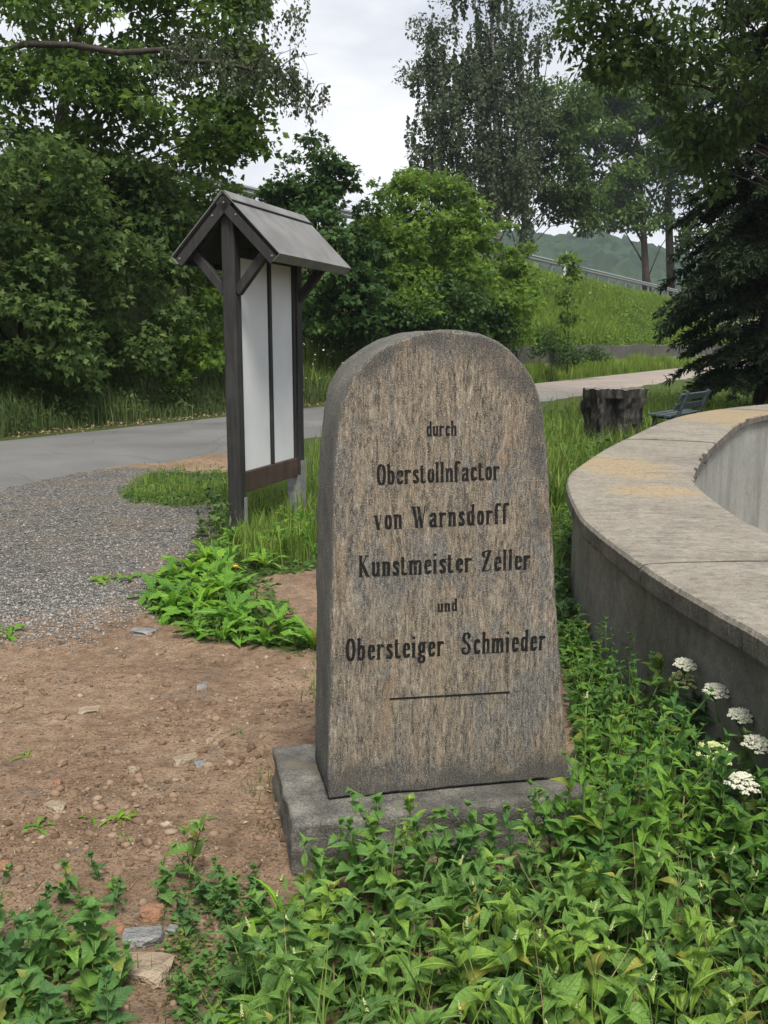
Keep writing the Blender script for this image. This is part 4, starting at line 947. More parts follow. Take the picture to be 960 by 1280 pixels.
# conifer on the right
q = at(962, 400, 22); cb = np.array([q[0], 22, 0.])
con = thing('yew_tree', 'dark drooping conifer at the right edge behind the basin', 'tree', tuple(cb))
Ht = 13.5; tk = tri_arrays(*tube([cb, cb + np.array([.1, 0, 3]), cb + np.array([0, 0, 6]), cb + np.array([0, 0, Ht])], [.26, .2, .13, .03], 9)); put('trunk', mesh_np('trunk', tk[0] - cb, tk[1]), M['bark'], con, True)
br = []; Pn = []; Dn = []; Sn = []
for k in range(420):
    h = rng.uniform(.75, Ht - .3); az = rng.uniform(0, 2 * pi); ln = (1 - (h / Ht) ** 2.2) * 1.95 * min(1, .62 + h * .16) * rng.uniform(.65, 1.15) + .3; dirv = np.array([cos(az), sin(az), 0])
    a = cb + np.array([0, 0, h]); us = np.linspace(0, 1, 6); pts = np.array([a + dirv * ln * u_ + np.array([0, 0, .22 * ln * u_ - .55 * ln * u_ ** 2]) for u_ in us]); br.append(tri_arrays(*tube(pts, list(.03 * (1 - us * .85)), 4)))
    m_ = int(26 * ln) + 6; u_ = rng.random(m_) ** .7; base_p = a + dirv * (ln * u_)[:, None] + np.stack([u_ * 0, u_ * 0, .22 * ln * u_ - .55 * ln * u_ ** 2], 1)
    side = np.array([-sin(az), cos(az), 0]); sg = rng.choice([-1, 1], m_); tl = (.55 * (1 - u_ * .5)) * rng.uniform(.5, 1.1, m_)
    tdir = unit(dirv * .7 + side * sg[:, None] * .8 + np.array([0, 0, -.35]) + rng.normal(0, .15, (m_, 3)))
    nn = 9
    for q_ in range(nn):
        f = (q_ + rng.random(m_)) / nn; Pn.append(base_p + tdir * (tl * f)[:, None]); Dn.append(tdir + rng.normal(0, .55, (m_, 3)) + np.array([0, 0, -.15])); Sn.append(np.full(m_, 1.))
Pn = np.concatenate(Pn); Dn = np.concatenate(Dn); Nn = rng.normal(0, .5, Pn.shape) + np.array([0, 0, 1.]); Ls = rng.uniform(.1, .2, len(Pn))
V, F = leaves(Pn, Dn, Nn, Ls, Ls * .26, KITE); put('crown', mesh_np('crown', V - cb, F), M['conifer'], con); V, F = join(br); put('limbs', mesh_np('limbs', V - cb, F), M['bark'], con, True)
tris += len(Pn) * 2
# tree just outside the picture on the right whose boughs hang into the top corner
tris += tree('ash_tree', 'leafy boughs hanging into the top right corner above the conifer', 'tree', (10.6, 20.3, -.1), at(1100, -200, 17),
     [blob(740, 25, 16.5, 50, 28), blob(800, 35, 16.5, 60, 42), blob(770, -40, 16, 90, 40), blob(880, 30, 16.5, 75, 60), blob(930, 90, 16.5, 60, 60), blob(760, 75, 16.5, 30, 24), blob(850, 105, 17, 55, 45), blob(800, 75, 17, 40, 30), blob(880, 190, 17.5, 45, 50), blob(960, 10, 16, 80, 70), blob(905, 160, 17, 50, 50), blob(1050, 20, 16, 120, 120), blob(1150, -120, 16, 160, 120), blob(960, -120, 16, 150, 70), blob(1150, 60, 16, 150, 120)],
     M['maple_dark'], M['bark'], dens=1.0, rmin=.3, rmax=.55, per=30, size=.15, aspect=.5, r0=.28, nl_=38, droop=.7, flat=.6)
print('tree tris', tris)

# ------------------------------------------------------------------ grass and verge growth (uncountable: stuff)
def blades(P, h, w, lean=.45):
    n_ = len(P); az = rng.uniform(0, 2 * pi, n_); side = np.stack([-np.sin(az), np.cos(az), az * 0], 1); ld = np.stack([np.cos(az), np.sin(az), az * 0], 1) * (lean * rng.uniform(.2, 1.4, n_) * h)[:, None]
    upv = np.array([0, 0, 1.])[None] * h[:, None]; w = w[:, None]
    V = np.stack([P - side * w / 2, P + side * w / 2, P + upv * .55 + ld * .3 - side * w * .42, P + upv * .55 + ld * .3 + side * w * .42, P + upv * rng.uniform(.8, 1., n_)[:, None] + ld], 1)
    tf = np.array([(0, 1, 3), (0, 3, 2), (2, 3, 4)]); F = tf[None] + (np.arange(n_) * 5)[:, None, None]
    return V.reshape(-1, 3), F.reshape(-1, 3)
def grass_on_px(poly, n_, hmin, hmax, w):
    q = sample_px(poly, n_) + rng.normal(0, 1, (n_, 2)) * [7, 4]; P = gnd_arr(q[:, 0], q[:, 1]); P = P[~in_poly(P[:, 0], P[:, 1], BASIN_ALL)]; P[:, 2] = gz(P[:, 0], P[:, 1]) - .005
    P = P[vnoise(P[:, 0] * 5 + 3, P[:, 1] * 5) > rng.random(len(P)) * .75]; cl = .3 + 1.3 * vnoise(P[:, 0] * 6, P[:, 1] * 3); n_ = len(P)
    return blades(P, rng.uniform(hmin, hmax, n_) * cl, w * rng.uniform(.7, 1.3, n_))
def stuff(name, parts, mat, label):
    V, F = join(parts); return tag(put(name, mesh_np(name, V, F), mat), label, 'grass', kind='stuff')
stuff('lawn_grass', [grass_on_px(px_turf[0], 4200, .04, .11, .008), grass_on_px([(300, 600), (345, 585), (420, 545), (420, 700), (310, 700), (270, 665)], 5200, .08, .28, .008), grass_on_px([(180, 765), (235, 690), (300, 660), (300, 730), (380, 810), (240, 795)], 1200, .03, .1, .007),
     grass_on_px([(395, 800), (420, 800), (420, 900), (388, 880)], 120, .03, .12, .006), grass_on_px([(310, 975), (345, 965), (352, 1040), (320, 1040)], 140, .02, .07, .003)], M['grass'], 'short green grass around the notice board and gravel')
stuff('weed_grass', [grass_on_px([(330, 1150), (700, 1110), (960, 1050), (1000, 1500), (260, 1500)], 900, .1, .3, .004), grass_on_px([(725, 840), (800, 880), (960, 1040), (760, 1040)], 350, .1, .3, .004), grass_on_px([(-20, 1100), (330, 1090), (330, 1300), (-20, 1300)], 160, .03, .1, .003)], M['grass'], 'thin grass blades growing between the foreground weeds')
stuff('dead_stalks', [grass_on_px([(330, 1150), (700, 1110), (960, 1000), (1000, 1400), (260, 1400)], 150, .1, .34, .0035), grass_on_px([(-20, 800), (330, 850), (340, 1280), (-20, 1280)], 90, .01, .035, .004)], M['litter'], 'dry brown stalks among the weeds and on the soil')
stuff('meadow_grass', [grass_on_px([(665, 520), (760, 503), (900, 478), (1000, 468), (1000, 520), (860, 530), (705, 600), (700, 640), (670, 640)], 20000, .06, .42, .016), grass_on_px([(420, 545), (680, 512), (700, 640), (690, 760), (420, 720)], 9000, .06, .25, .01), grass_on_px([(680, 600), (720, 600), (735, 800), (690, 800)], 700, .05, .2, .006)], M['grass'], 'long meadow grass between the basin and the road')
def on_bank(n_, s0, s1, t0, t1):
    s = rng.uniform(s0, s1, n_); t_ = rng.uniform(t0, t1, n_); q = road_xy(s, t_); return np.concatenate([q, bank_z(s, t_)[:, None]], 1), s, t_
P, s, t_ = on_bank(52000, R_FAR + 1.5, 20.2, 30, 100); h = rng.uniform(.3, 1.25, len(P)) * (.3 + 1.2 * vnoise(P[:, 0] * .6, P[:, 1] * .6)) * np.clip((20.1 - s) / 2.6, .15, 1); stuff('bank_grass', [blades(P, h, np.full(len(P), .045))], M['verge'], 'tall yellow-green grass covering the embankment')
P, s, t_ = on_bank(12000, R_FAR + .05, R_FAR + 1.2, 35, 75); h = rng.uniform(.2, .95, len(P)) * (.4 + vnoise(P[:, 0] * .9, P[:, 1] * .9) * 1.2); stuff('wall_foot_grass', [blades(P, h, np.full(len(P), .035))], M['verge'], 'green weeds along the foot of the retaining wall')
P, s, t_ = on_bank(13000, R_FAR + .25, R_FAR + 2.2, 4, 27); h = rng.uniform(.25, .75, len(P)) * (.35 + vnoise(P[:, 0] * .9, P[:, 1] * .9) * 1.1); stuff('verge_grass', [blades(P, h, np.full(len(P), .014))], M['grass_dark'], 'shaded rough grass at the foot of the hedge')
P, s, t_ = on_bank(7000, R_FAR + .25, R_FAR + 2.6, 22, 36); h = rng.uniform(.3, .95, len(P)) * (.4 + vnoise(P[:, 0] * .9, P[:, 1] * .9) * 1.1); stuff('verge_grass', [blades(P, h, np.full(len(P), .022))], M['grass'], 'tall sunny grass behind the notice board across the road')
# leafy weeds on the bank
P, s, t_ = on_bank(2600, R_FAR + 1.6, 18.6, 33, 95); C = P + np.array([0, 0, .25]); V, F = crown_mesh(C, rng.uniform(.2, .5, len(C)), np.zeros_like(C) + np.array([0, 0, 1.]), 16, .17, KITE, .8)
P, s, t_ = on_bank(700, R_FAR + 1.6, 18.4, 33, 95); C = P + np.array([0, 0, .35]); C = C[vnoise(C[:, 0] * .5, C[:, 1] * .5) > .5]; V3, F3 = crown_mesh(C, rng.uniform(.35, .8, len(C)), np.zeros_like(C) + np.array([0, 0, 1.]), 34, .2, KITE, .9); V, F = join([(V, F), (V3, F3)])
tag(put('bank_weeds', mesh_np('bank_weeds', V, F), M['lime']), 'leafy weeds scattered through the embankment grass', 'weeds', kind='stuff')
P, s, t_ = on_bank(620, R_FAR + .5, R_FAR + 3.4, 2, 34); C = P + np.array([0, 0, .3]); V, F = crown_mesh(C, rng.uniform(.2, .45, len(C)), np.zeros_like(C) + np.array([0, 0, 1.]), 22, .11, KITE, .9)
tag(put('verge_weeds', mesh_np('verge_weeds', V, F), M['hedge']), 'low leafy weeds under the hedge along the road', 'weeds', kind='stuff')
# white blossom specks of the verge
P, s, t_ = on_bank(420, R_FAR + .8, R_FAR + 3.0, 22, 36); P[:, 2] += rng.uniform(.5, 1.5, len(P)); V, F = leaves(P, rng.normal(size=P.shape), rng.normal(0, .4, P.shape) + np.array([0, 0, 1.]), np.full(len(P), .075), np.full(len(P), .07), KITE)
P2, s, t_ = on_bank(30, R_FAR + .5, R_FAR + 1.1, 40, 60); P2[:, 2] = rng.uniform(.4, .9, len(P2)); V2, F2 = leaves(P2, rng.normal(size=P2.shape), rng.normal(0, .4, P2.shape) + np.array([0, 0, 1.]), np.full(len(P2), .06), np.full(len(P2), .06), KITE)
V, F = join([(V, F), (V2, F2)]); tag(put('verge_blossom', mesh_np('verge_blossom', V, F), M['white_flower']), 'tiny white blossoms dotted over the verge behind the notice board', 'flowers', kind='stuff')
P, s, t_ = on_bank(1500, R_FAR - .35, R_FAR + .5, 3, 30); P[:, 2] = np.maximum(P[:, 2], .0) + .05; V, F = leaves(P, rng.normal(0, 1, P.shape) * [1, 1, .25], rng.normal(0, .5, P.shape) + [0, 0, 1.], rng.uniform(.03, .09, len(P)), rng.uniform(.02, .06, len(P)), KITE)
tag(put('leaf_litter', mesh_np('leaf_litter', V, F), M['litter']), 'brown fallen leaves along the far edge of the road', 'leaf litter', kind='stuff')

# ------------------------------------------------------------------ stones, clods, gravel
ico = bmesh.new(); bmesh.ops.create_icosphere(ico, subdivisions=1, radius=1); IV = np.array([v_.co[:] for v_ in ico.verts]); IF = np.array([[v_.index for v_ in f.verts] for f in ico.faces]); ico.free()
OV = np.array([(1, 0, 0), (-1, 0, 0), (0, 1, 0), (0, -1, 0), (0, 0, 1), (0, 0, -1.)]); OF = np.array([(0, 2, 4), (2, 1, 4), (1, 3, 4), (3, 0, 4), (2, 0, 5), (1, 2, 5), (3, 1, 5), (0, 3, 5)])
def _peb(P, r, flat, TV, TF):
    n_ = len(P); sc = rng.uniform(.6, 1.3, (n_, 1, 3)) * r[:, None, None]; sc[:, :, 2] *= flat; az = rng.uniform(0, 2 * pi, n_); ca, sa = np.cos(az)[:, None], np.sin(az)[:, None]
    V = (TV[None] * rng.uniform(.72, 1.3, (n_, len(TV), 1)) + rng.normal(0, .12, (n_, len(TV), 3))) * sc; X = V[:, :, 0] * ca - V[:, :, 1] * sa; Yv = V[:, :, 0] * sa + V[:, :, 1] * ca
    V = np.stack([X, Yv, V[:, :, 2]], -1) + P[:, None]; F = TF[None] + (np.arange(n_) * len(TV))[:, None, None]; return V.reshape(-1, 3), F.reshape(-1, 3)
def pebbles(P, r, flat=.6, fine=None):
    if fine is None: fine = np.zeros(len(P), bool)
    out = []
    if fine.any(): out.append(_peb(P[fine], r[fine], flat, IV, IF))
    if (~fine).any(): out.append(_peb(P[~fine], r[~fine] * 1.15, flat, OV, OF))
    return join(out)
q = sample_px([(-60, 770), (200, 770), (330, 820), (400, 720), (400, 980), (340, 1090), (330, 1300), (-60, 1300)], 15000); P = gnd_arr(q[:, 0], q[:, 1]); keep = vnoise(P[:, 0] * 3.5, P[:, 1] * 3.5) ** 1.6 > rng.random(len(P)) * .7; P = P[keep]; P[:, 2] = gz(P[:, 0], P[:, 1]) + .001
r = np.clip(.0026 * (1 - rng.random(len(P))) ** -.5, 0, .02); V, F = pebbles(P, r, .65, r > .006); tag(put('soil_clods', mesh_np('soil_clods', V, F), M['clod']), 'small clods and pebbles strewn over the bare brown soil', 'clods', kind='stuff')
q = sample_px([(-40, 618), (0, 612), (150, 592), (290, 594), (290, 650), (235, 690), (195, 745), (90, 785), (-40, 785)], 17000); q[:, 1] += np.abs(rng.normal(0, 1, len(q))) * 14 * (q[:, 1] > 700); q += rng.normal(0, 5, q.shape); P = gnd_arr(q[:, 0], q[:, 1]); P[:, 2] = gz(P[:, 0], P[:, 1]) + .002
V, F = pebbles(P, np.clip(.005 * (1 - rng.random(len(P))) ** -.3, 0, .013)); tag(put('gravel', mesh_np('gravel', V, F), M['gravel']), 'grey crushed gravel beside the road, left of the notice board', 'gravel', kind='stuff')
q = sample_px([(-40, 790), (330, 830), (400, 800), (340, 1090), (330, 1290), (-40, 1290)], 170); P = gnd_arr(q[:, 0], q[:, 1]); P[:, 2] = gz(P[:, 0], P[:, 1]) + .006
V, F = leaves(P, rng.normal(0, 1, P.shape) * [1, 1, .2], rng.normal(0, .35, P.shape) + [0, 0, 1.], rng.uniform(.008, .028, len(P)), rng.uniform(.005, .014, len(P)), KITE); tw_ = [(V, F)]
for p in gnd_arr(*sample_px([(-40, 800), (330, 840), (340, 1090), (330, 1270), (-40, 1270)], 46).T):
    a_ = rng.uniform(0, 6.28); ln_ = rng.uniform(.02, .09); e_ = np.array([cos(a_), sin(a_), 0]) * ln_; z_ = gh(p[0], p[1]) + .006; p = np.array([p[0], p[1], z_]); tw_.append(tri_arrays(*tube([p, p + e_ * .5 + rng.normal(0, .006, 3) + [0, 0, .004], p + e_], [.0016, .0014, .0008], 4)))
V, F = join(tw_); tag(put('soil_litter', mesh_np('soil_litter', V, F), M['litter']), 'twigs and dry leaf bits lying on the bare soil', 'litter', kind='stuff')
def stone(px, py, wpx, hpx, mat, label, seed):
    p = gnd(px, py); sc = np.linalg.norm(p - EYEP) / 1200; w = wpx * sc / 2; r_ = random.Random(seed)
    bm = bmesh.new(); bmesh.ops.create_icosphere(bm, subdivisions=2, radius=1); hz = hpx * sc * .55
    for v_ in bm.verts:
        k = 1 + r_.uniform(-.16, .16); v_.co = Vector((max(-.8, min(.8, v_.co.x)) * w * 1.25 * k, max(-.75, min(.75, v_.co.y)) * w * .9 * k, max(-.6, min(.55, v_.co.z)) * hz * 1.6 * k))
    bmesh.ops.rotate(bm, verts=bm.verts, cent=(0, 0, 0), matrix=Matrix.Rotation(r_.uniform(-.5, .5), 3, 'Z'))
    me = bpy.data.meshes.new('stone'); bm.to_mesh(me); bm.free(); o = put('stone', me, M[mat]); o.location = (p[0], p[1], gh(p[0], p[1]) + hz * .12); tag(o, label, 'stone', 'loose stones on the soil')
for i, a in enumerate([(231, 950, 28, 12, 'rock_tan', 'flat pale stone in the middle of the bare soil'), (69, 1008, 24, 11, 'rock_tan', 'oval pale stone beside the small rosette on the left'),
    (180, 1208, 62, 22, 'rock_tan', 'long tan stone slab among the weeds at bottom left'), (190, 1142, 24, 22, 'rock_red', 'reddish brown stone at the edge of the weeds'), (178, 1168, 42, 14, 'rock_grey', 'grey flat stone just above the long tan slab'),
    (148, 1156, 16, 12, 'rock_red', 'small orange stone beside the grey flat stone'), (108, 1160, 12, 20, 'rock_grey', 'upright grey stone by the bottom left weeds'), (252, 859, 14, 10, 'rock_grey', 'dark round stone in the upper part of the soil'),
    (262, 924, 11, 9, 'rock_tan', 'small pale pebble up right from the flat pale stone'), (112, 887, 26, 5, 'rock_tan', 'thin pale sliver of stone on the upper left soil'), (166, 962, 13, 9, 'rock_tan', 'rounded tan pebble left of the flat pale stone'),
    (72, 977, 11, 9, 'rock_red', 'small rust-coloured pebble above the oval pale stone'), (250, 953, 14, 9, 'rock_grey', 'grey chip touching the flat pale stone'), (5, 1080, 16, 14, 'rock_red', 'rounded brown stone at the left picture edge'), (180, 790, 30, 7, 'rock_grey', 'flat grey stone where gravel meets soil'),
    (408, 812, 20, 9, 'rock_grey', 'pale stone at the left foot of the memorial'), (735, 1000, 34, 22, 'rock_tan', 'pale stone lying by the right end of the plinth'), (214, 1158, 14, 10, 'rock_grey', 'little grey stone right of the reddish stone')]): stone(*a, i)

# ------------------------------------------------------------------ plants with single leaves
def leaf_mesh(name, W, mat, kind='ovate', seg=8, droop=.25, fold=.12, tooth=0.0, wav=.0, seed=0):
    """unit-long leaf along +X; three vertices across, cupped and bent"""
    r_ = random.Random(seed); V = []; F = []
    for i in range(seg + 1):
        u = i / seg
        if kind == 'ovate': w = (sin(pi * u ** .62) ** .9) * (1 - u * .25)
        elif kind == 'lance': w = sin(pi * u ** .7) ** 1.1
        elif kind == 'dand': w = (.25 + .75 * u ** .8) * (1 if u < .85 else (1 - u) / .15 * .8 + .2 * (u < 1)) * (1 if i % 2 else .42 + .35 * u)
        else: w = sin(pi * u ** .55)
        w = max(w, .02 if 0 < i < seg else .012) * W / 2
        if tooth and i % 2: w *= 1 + tooth
        z = -droop * u * u + .10 * sin(pi * u); wv = wav * sin(u * 11 + seed) ; x = u - droop * .25 * u * u
        V += [(x - (.02 if tooth and i % 2 else 0), w, z + fold * w * 2 + wv * w), (x, 0, z), (x - (.02 if tooth and i % 2 else 0), -w, z + fold * w * 2 - wv * w)]
    for i in range(seg):
        b = i * 3; F += [(b, b + 1, b + 4, b + 3), (b + 1, b + 2, b + 5, b + 4)]
    me = bpy.data.meshes.new(name); me.from_pydata(V, [], F); me.update(); me.materials.append(mat); me.shade_smooth(); return me
def variants(name, dark, mid, light, trans, gloss):
    out = []
    for k, (r_, g_, b_) in enumerate(((1, 1, 1), (1.3, 1.16, .85), (.7, .76, .95), (1.9, 1.05, 1.0))):
        f = lambda c: (c[0] * r_, c[1] * g_, c[2] * b_)
        out.append(leaf_mat(name + ('', '_light', '_dark', '_yellowed')[k], f(dark), f(mid), f(light), trans, gloss, True, True))
    return out
VM = {
 'goose': variants('leaf_goosefoot', (.062, .14, .032), (.095, .205, .046), (.14, .28, .068), .28, .45), 'knot': variants('leaf_knotweed', (.075, .16, .03), (.12, .235, .044), (.19, .33, .075), .3, .42),
 'nettle': variants('leaf_nettle', (.05, .135, .022), (.09, .21, .032), (.14, .29, .05), .3, .45), 'elder': variants('leaf_goutweed', (.035, .08, .022), (.055, .12, .033), (.09, .175, .05), .25, .38),
 'dand': variants('leaf_rosette', (.06, .16, .016), (.1, .24, .024), (.17, .35, .04), .35, .42) }
SPEC = {'goose': (.62, 'ovate', 9, .14, .24, .12), 'knot': (.36, 'lance', 8, .2, 0, .3), 'nettle': (.42, 'ovate', 9, .16, .18, .12), 'elder': (.56, 'ovate', 9, .1, .12, .12), 'dand': (.3, 'dand', 13, .12, .12, .3)}
LM = {}
for kd, (W_, sh, sg, fo, to, wa) in SPEC.items():
    LM[kd] = [[leaf_mesh('leaf', W_ * (.85 + .12 * k), m_, sh, sg, (.05, .22, .4, .62)[k], fo * (.5 + .5 * k), to, wa, k + 5 * vi) for k in range(4)] for vi, m_ in enumerate(VM[kd])]
LM['narrow'] = [[leaf_mesh('leaf', .13, m_, 'lance', 6, .3 + .2 * k, .1, 0, .1, k) for k in range(3)] for m_ in VM['dand']]
NLEAF = 0; VAR = 0
def pick_var(rr):
    global VAR; VAR = rr.choices((0, 1, 2), (5, 3, 3))[0]
def add_leaf(parent, kind, p, az, el, length, roll=0.0, rr=random):
    global NLEAF; NLEAF += 1
    o = bpy.data.objects.new('leaf', rr.choice(LM[kind][3 if rr.random() < .035 else VAR])); COL.objects.link(o); o.parent = parent
    o.matrix_local = Matrix.Translation(p) @ Matrix.Rotation(az, 4, 'Z') @ Matrix.Rotation(-el, 4, 'Y') @ Matrix.Rotation(roll, 4, 'X') @ Matrix.Diagonal((length, length * rr.uniform(.85, 1.15), length, 1))
    return o
def stem_curve(h, lean, az, k=6):
    return [Vector((cos(az) * lean * h * (u / (k - 1)) ** 1.6, sin(az) * lean * h * (u / (k - 1)) ** 1.6, h * u / (k - 1))) for u in range(k)]
def pt_on(pts, u):
    j = u * (len(pts) - 1); a = min(int(j), len(pts) - 2); return pts[a].lerp(pts[a + 1], j - a)
def weed(name, kind, x, y, h, nodes, ln, label, group, cat='weed', lean=.15, stem='stem', branch=0, r=.0035, el=(.1, .6), up_small=.45, whorl=2, spike=0, rr=random):
    pick_var(rr); root = thing(name, label, cat, (x, y, gh(x, y) - .01), 0, group); az0 = rr.uniform(0, 2 * pi)
    sb = MB(); axes = [(stem_curve(h, lean * rr.uniform(.3, 1.4), az0), 1.0)]
    for b in range(branch):
        s0 = pt_on(axes[0][0], rr.uniform(.15, .6)); a = rr.uniform(0, 2 * pi); Lb = h * rr.uniform(.35, .6)
        axes.append(([s0 + Vector((cos(a) * .55 * Lb * u, sin(a) * .55 * Lb * u, Lb * .85 * u)) for u in (0, .3, .6, 1)], .72))
    for pts, sc in axes:
        sb.tube(pts, [r * sc * (1 - .7 * i / (len(pts) - 1)) for i in range(len(pts))], 5)
    sb.build('stem', M[stem], root, True)
    for pts, sc in axes:
        nn = max(3, int(nodes * (1 if sc == 1 else .55))); ph = rr.uniform(0, 2 * pi)
        for i in range(nn):
            u = .12 + .88 * (i + .5) / nn; p = pt_on(pts, u)
            for w in range(whorl):
                a = ph + i * (1.57 if whorl == 2 else 2.4) + w * pi + rr.uniform(-.6, .6); s = ln * sc * (1 - (1 - up_small) * u ** 1.5) * rr.uniform(.55, 1.2) * (.7 + .3 * min(1, u * 4))
                (rr.random() > .1) and add_leaf(root, kind, p, a, rr.uniform(*el) + rr.gauss(0, .22) + u * .35, s, rr.gauss(0, .35), rr)
        for w in range(3): add_leaf(root, kind, pts[-1], ph + w * 2.1, rr.uniform(.7, 1.2), ln * sc * up_small * .75, 0, rr)
        if spike and rr.random() < spike:
            k_ = 34; u_ = np.arange(k_) / k_; Lk = rr.uniform(.018, .034); aa = u_ * 60; bend = rr.uniform(-.4, .4)
            Pk = np.stack([np.cos(aa) * .0028 * (1.1 - u_) + bend * u_ * Lk, np.sin(aa) * .0028 * (1.1 - u_), u_ * Lk + .004], 1) + np.array(pts[-1])
            V_, F_ = pebbles(Pk, np.full(k_, .0021), 1.); put('flower_spike', mesh_np('flower_spike', V_, F_), M['green_flower'], root)
    return root
def rosette(name, kind, x, y, k, ln, label, group, el=(.35, 1.2), flower=0, cat='plant', rr=random):
    pick_var(rr); root = thing(name, label, cat, (x, y, gh(x, y) - .004), 0, group); ph = rr.uniform(0, 6.28)
    for i in range(k): add_leaf(root, kind, Vector((rr.uniform(-.01, .01), rr.uniform(-.01, .01), .005)), ph + i * 2.4 + rr.uniform(-.3, .3), rr.uniform(*el), ln * rr.uniform(.65, 1.15), rr.uniform(-.25, .25), rr)
    for f in range(flower):
        h = ln * rr.uniform(.95, 1.2); a = rr.uniform(0, 6.28); top = Vector((cos(a) * .04, sin(a) * .04, h)); MB().tube([(0, 0, 0), top * .5 + Vector((.006, 0, 0)), top], [.003, .0026, .0024], 6).build('flower_stalk', M['stem'], root, True)
        P = np.array(top)[None] + np.zeros((46, 3)); aa = np.arange(46) * 2.4; D = np.stack([np.cos(aa), np.sin(aa), .15 + .9 * (1 - np.arange(46) / 46.)], 1); N = np.zeros((46, 3)) + [0, 0, 1.]
        V, F = leaves(P, D, N + rng.normal(0, .2, D.shape), np.full(46, .021), np.full(46, .007), KITE); put('flower_head', mesh_np('flower_head', V, F), M['yellow_flower'], root)
    return root
R7 = random.Random(21)
BUSY = []
def zone(x, y, xs, ys):
    a = 0 if y < ys[0] else (1 if y < ys[1] else 2); b = 0 if x < xs[0] else (1 if x < xs[1] else 2)
    return ('nearest the camera', 'in the middle row', 'in the back row')[a] + ', ' + ('left part', 'central part', 'right part')[b]
def scatter(poly, k, mind):
    out = []; tries = 0
    while len(out) < k and tries < k * 60:
        tries += 1; q = sample_px(poly, 1)[0]; p = gnd(q[0], q[1])
        if in_poly(np.array([p[0]]), np.array([p[1]]), BASIN_ALL)[0]: continue
        lu = float(np.dot(p - porg, pu)); lv = float(np.dot(p - porg, pd))
        if -.03 < lu < PW + .03 and -.03 < lv < PD + .03: continue
        if any((p[0] - a) ** 2 + (p[1] - b) ** 2 < mind ** 2 for a, b in BUSY): continue
        BUSY.append((p[0], p[1])); out.append((p[0], p[1]))
    return out
# dense knotweed mat, bottom centre to bottom right
for (x, y) in scatter([(330, 1175), (480, 1120), (700, 1130), (960, 1150), (1010, 1520), (240, 1520), (290, 1250)], 105, .062):
    weed('knotweed', 'knot', x, y, R7.uniform(.14, .29), R7.randint(5, 8), R7.uniform(.085, .15), 'pale green knotweed in the foreground mat', 'knotweed mat in the foreground', lean=.35, branch=R7.choice((0, 1, 1)), el=(-.2, .7), whorl=1 if R7.random() < .5 else 2, up_small=.5, spike=.3, rr=R7)
# goosefoot right of the stone
for (x, y) in scatter([(700, 1080), (800, 1010), (960, 1090), (1000, 1210), (840, 1240), (690, 1150)], 26, .095):
    weed('nettle', 'nettle', x, y, R7.uniform(.28, .5), R7.randint(7, 10), R7.uniform(.085, .12), 'upright nettle-like weed right of the plinth', 'nettle thicket right of the plinth', lean=.14, branch=R7.choice((0, 1, 2)), rr=R7)
for (x, y) in scatter([(735, 905), (800, 890), (905, 985), (960, 1060), (800, 1020), (730, 990)], 16, .1):
    weed('nettle', 'nettle', x, y, R7.uniform(.2, .36), R7.randint(6, 8), R7.uniform(.075, .105), 'leafy nettle-like weed between plinth and basin wall', 'weeds between plinth and basin wall', lean=.18, branch=1, rr=R7)
for (x, y) in scatter([(745, 1075), (800, 1040), (900, 1075), (930, 1120), (780, 1120)], 8, .1):
    weed('tall_weed', 'nettle', x, y, R7.uniform(.42, .58), R7.randint(10, 13), R7.uniform(.07, .1), 'tall upright nettle-like weed right of the stone', 'tall weeds right of the stone', lean=.08, r=.005, branch=1, spike=.6, rr=R7)
for (x, y) in scatter([(748, 1015), (772, 965), (745, 905), (728, 835), (765, 825), (810, 900), (790, 1010)], 16, .085):
    weed('nettle', 'nettle', x, y, R7.uniform(.22, .42), R7.randint(6, 9), R7.uniform(.06, .09), 'slender weed crowding the right plinth end', 'weeds at the right end of the plinth', lean=.15, branch=1, rr=R7)
for (x, y) in scatter([(670, 1085), (745, 1050), (765, 1090), (690, 1125)], 8, .07):
    weed('goosefoot', 'goose', x, y, R7.uniform(.2, .32), R7.randint(6, 8), R7.uniform(.065, .09), 'small-leaved goosefoot hiding the plinth corner', 'goosefoot at the right plinth corner', lean=.12, branch=2, rr=R7)
for (x, y) in scatter([(704, 815), (735, 818), (752, 965), (730, 940)], 12, .07):
    weed('nettle', 'nettle', x, y, R7.uniform(.14, .3), R7.randint(5, 7), R7.uniform(.06, .09), 'small leafy weed tucked behind the plinth', 'weeds tucked behind the plinth', lean=.2, branch=1, rr=R7)
for (x, y) in scatter([(385, 1115), (560, 1105), (690, 1090), (700, 1150), (400, 1180)], 19, .075):
    weed('goosefoot', 'goose', x, y, R7.uniform(.17, .29), R7.randint(6, 8), R7.uniform(.075, .105), 'leafy goosefoot weed standing close in front of the plinth', 'goosefoot in front of the plinth', lean=.15, branch=1, rr=R7)
p = gnd(470, 1120); weed('goosefoot', 'goose', p[0], p[1], .30, 9, .085, 'tallest goosefoot weed in front of the plinth, left of its middle', 'goosefoot in front of the plinth', lean=.08, branch=3, rr=R7)
p = gnd(560, 1115); weed('goosefoot', 'goose', p[0], p[1], .25, 7, .08, 'goosefoot weed in front of the middle of the plinth', 'goosefoot in front of the plinth', lean=.1, branch=2, rr=R7)
p = gnd(727, 1110); weed('tall_weed', 'nettle', p[0], p[1], .6, 15, .07, 'tallest thin-stemmed weed rising against the right edge of the stone', None, lean=.03, r=.006, branch=0, up_small=.35, spike=1, rr=R7)
p = gnd(820, 1105); weed('tall_weed', 'nettle', p[0], p[1], .56, 12, .09, 'tall bushy nettle-like weed standing before the basin wall', None, lean=.04, r=.006, branch=2, rr=R7)
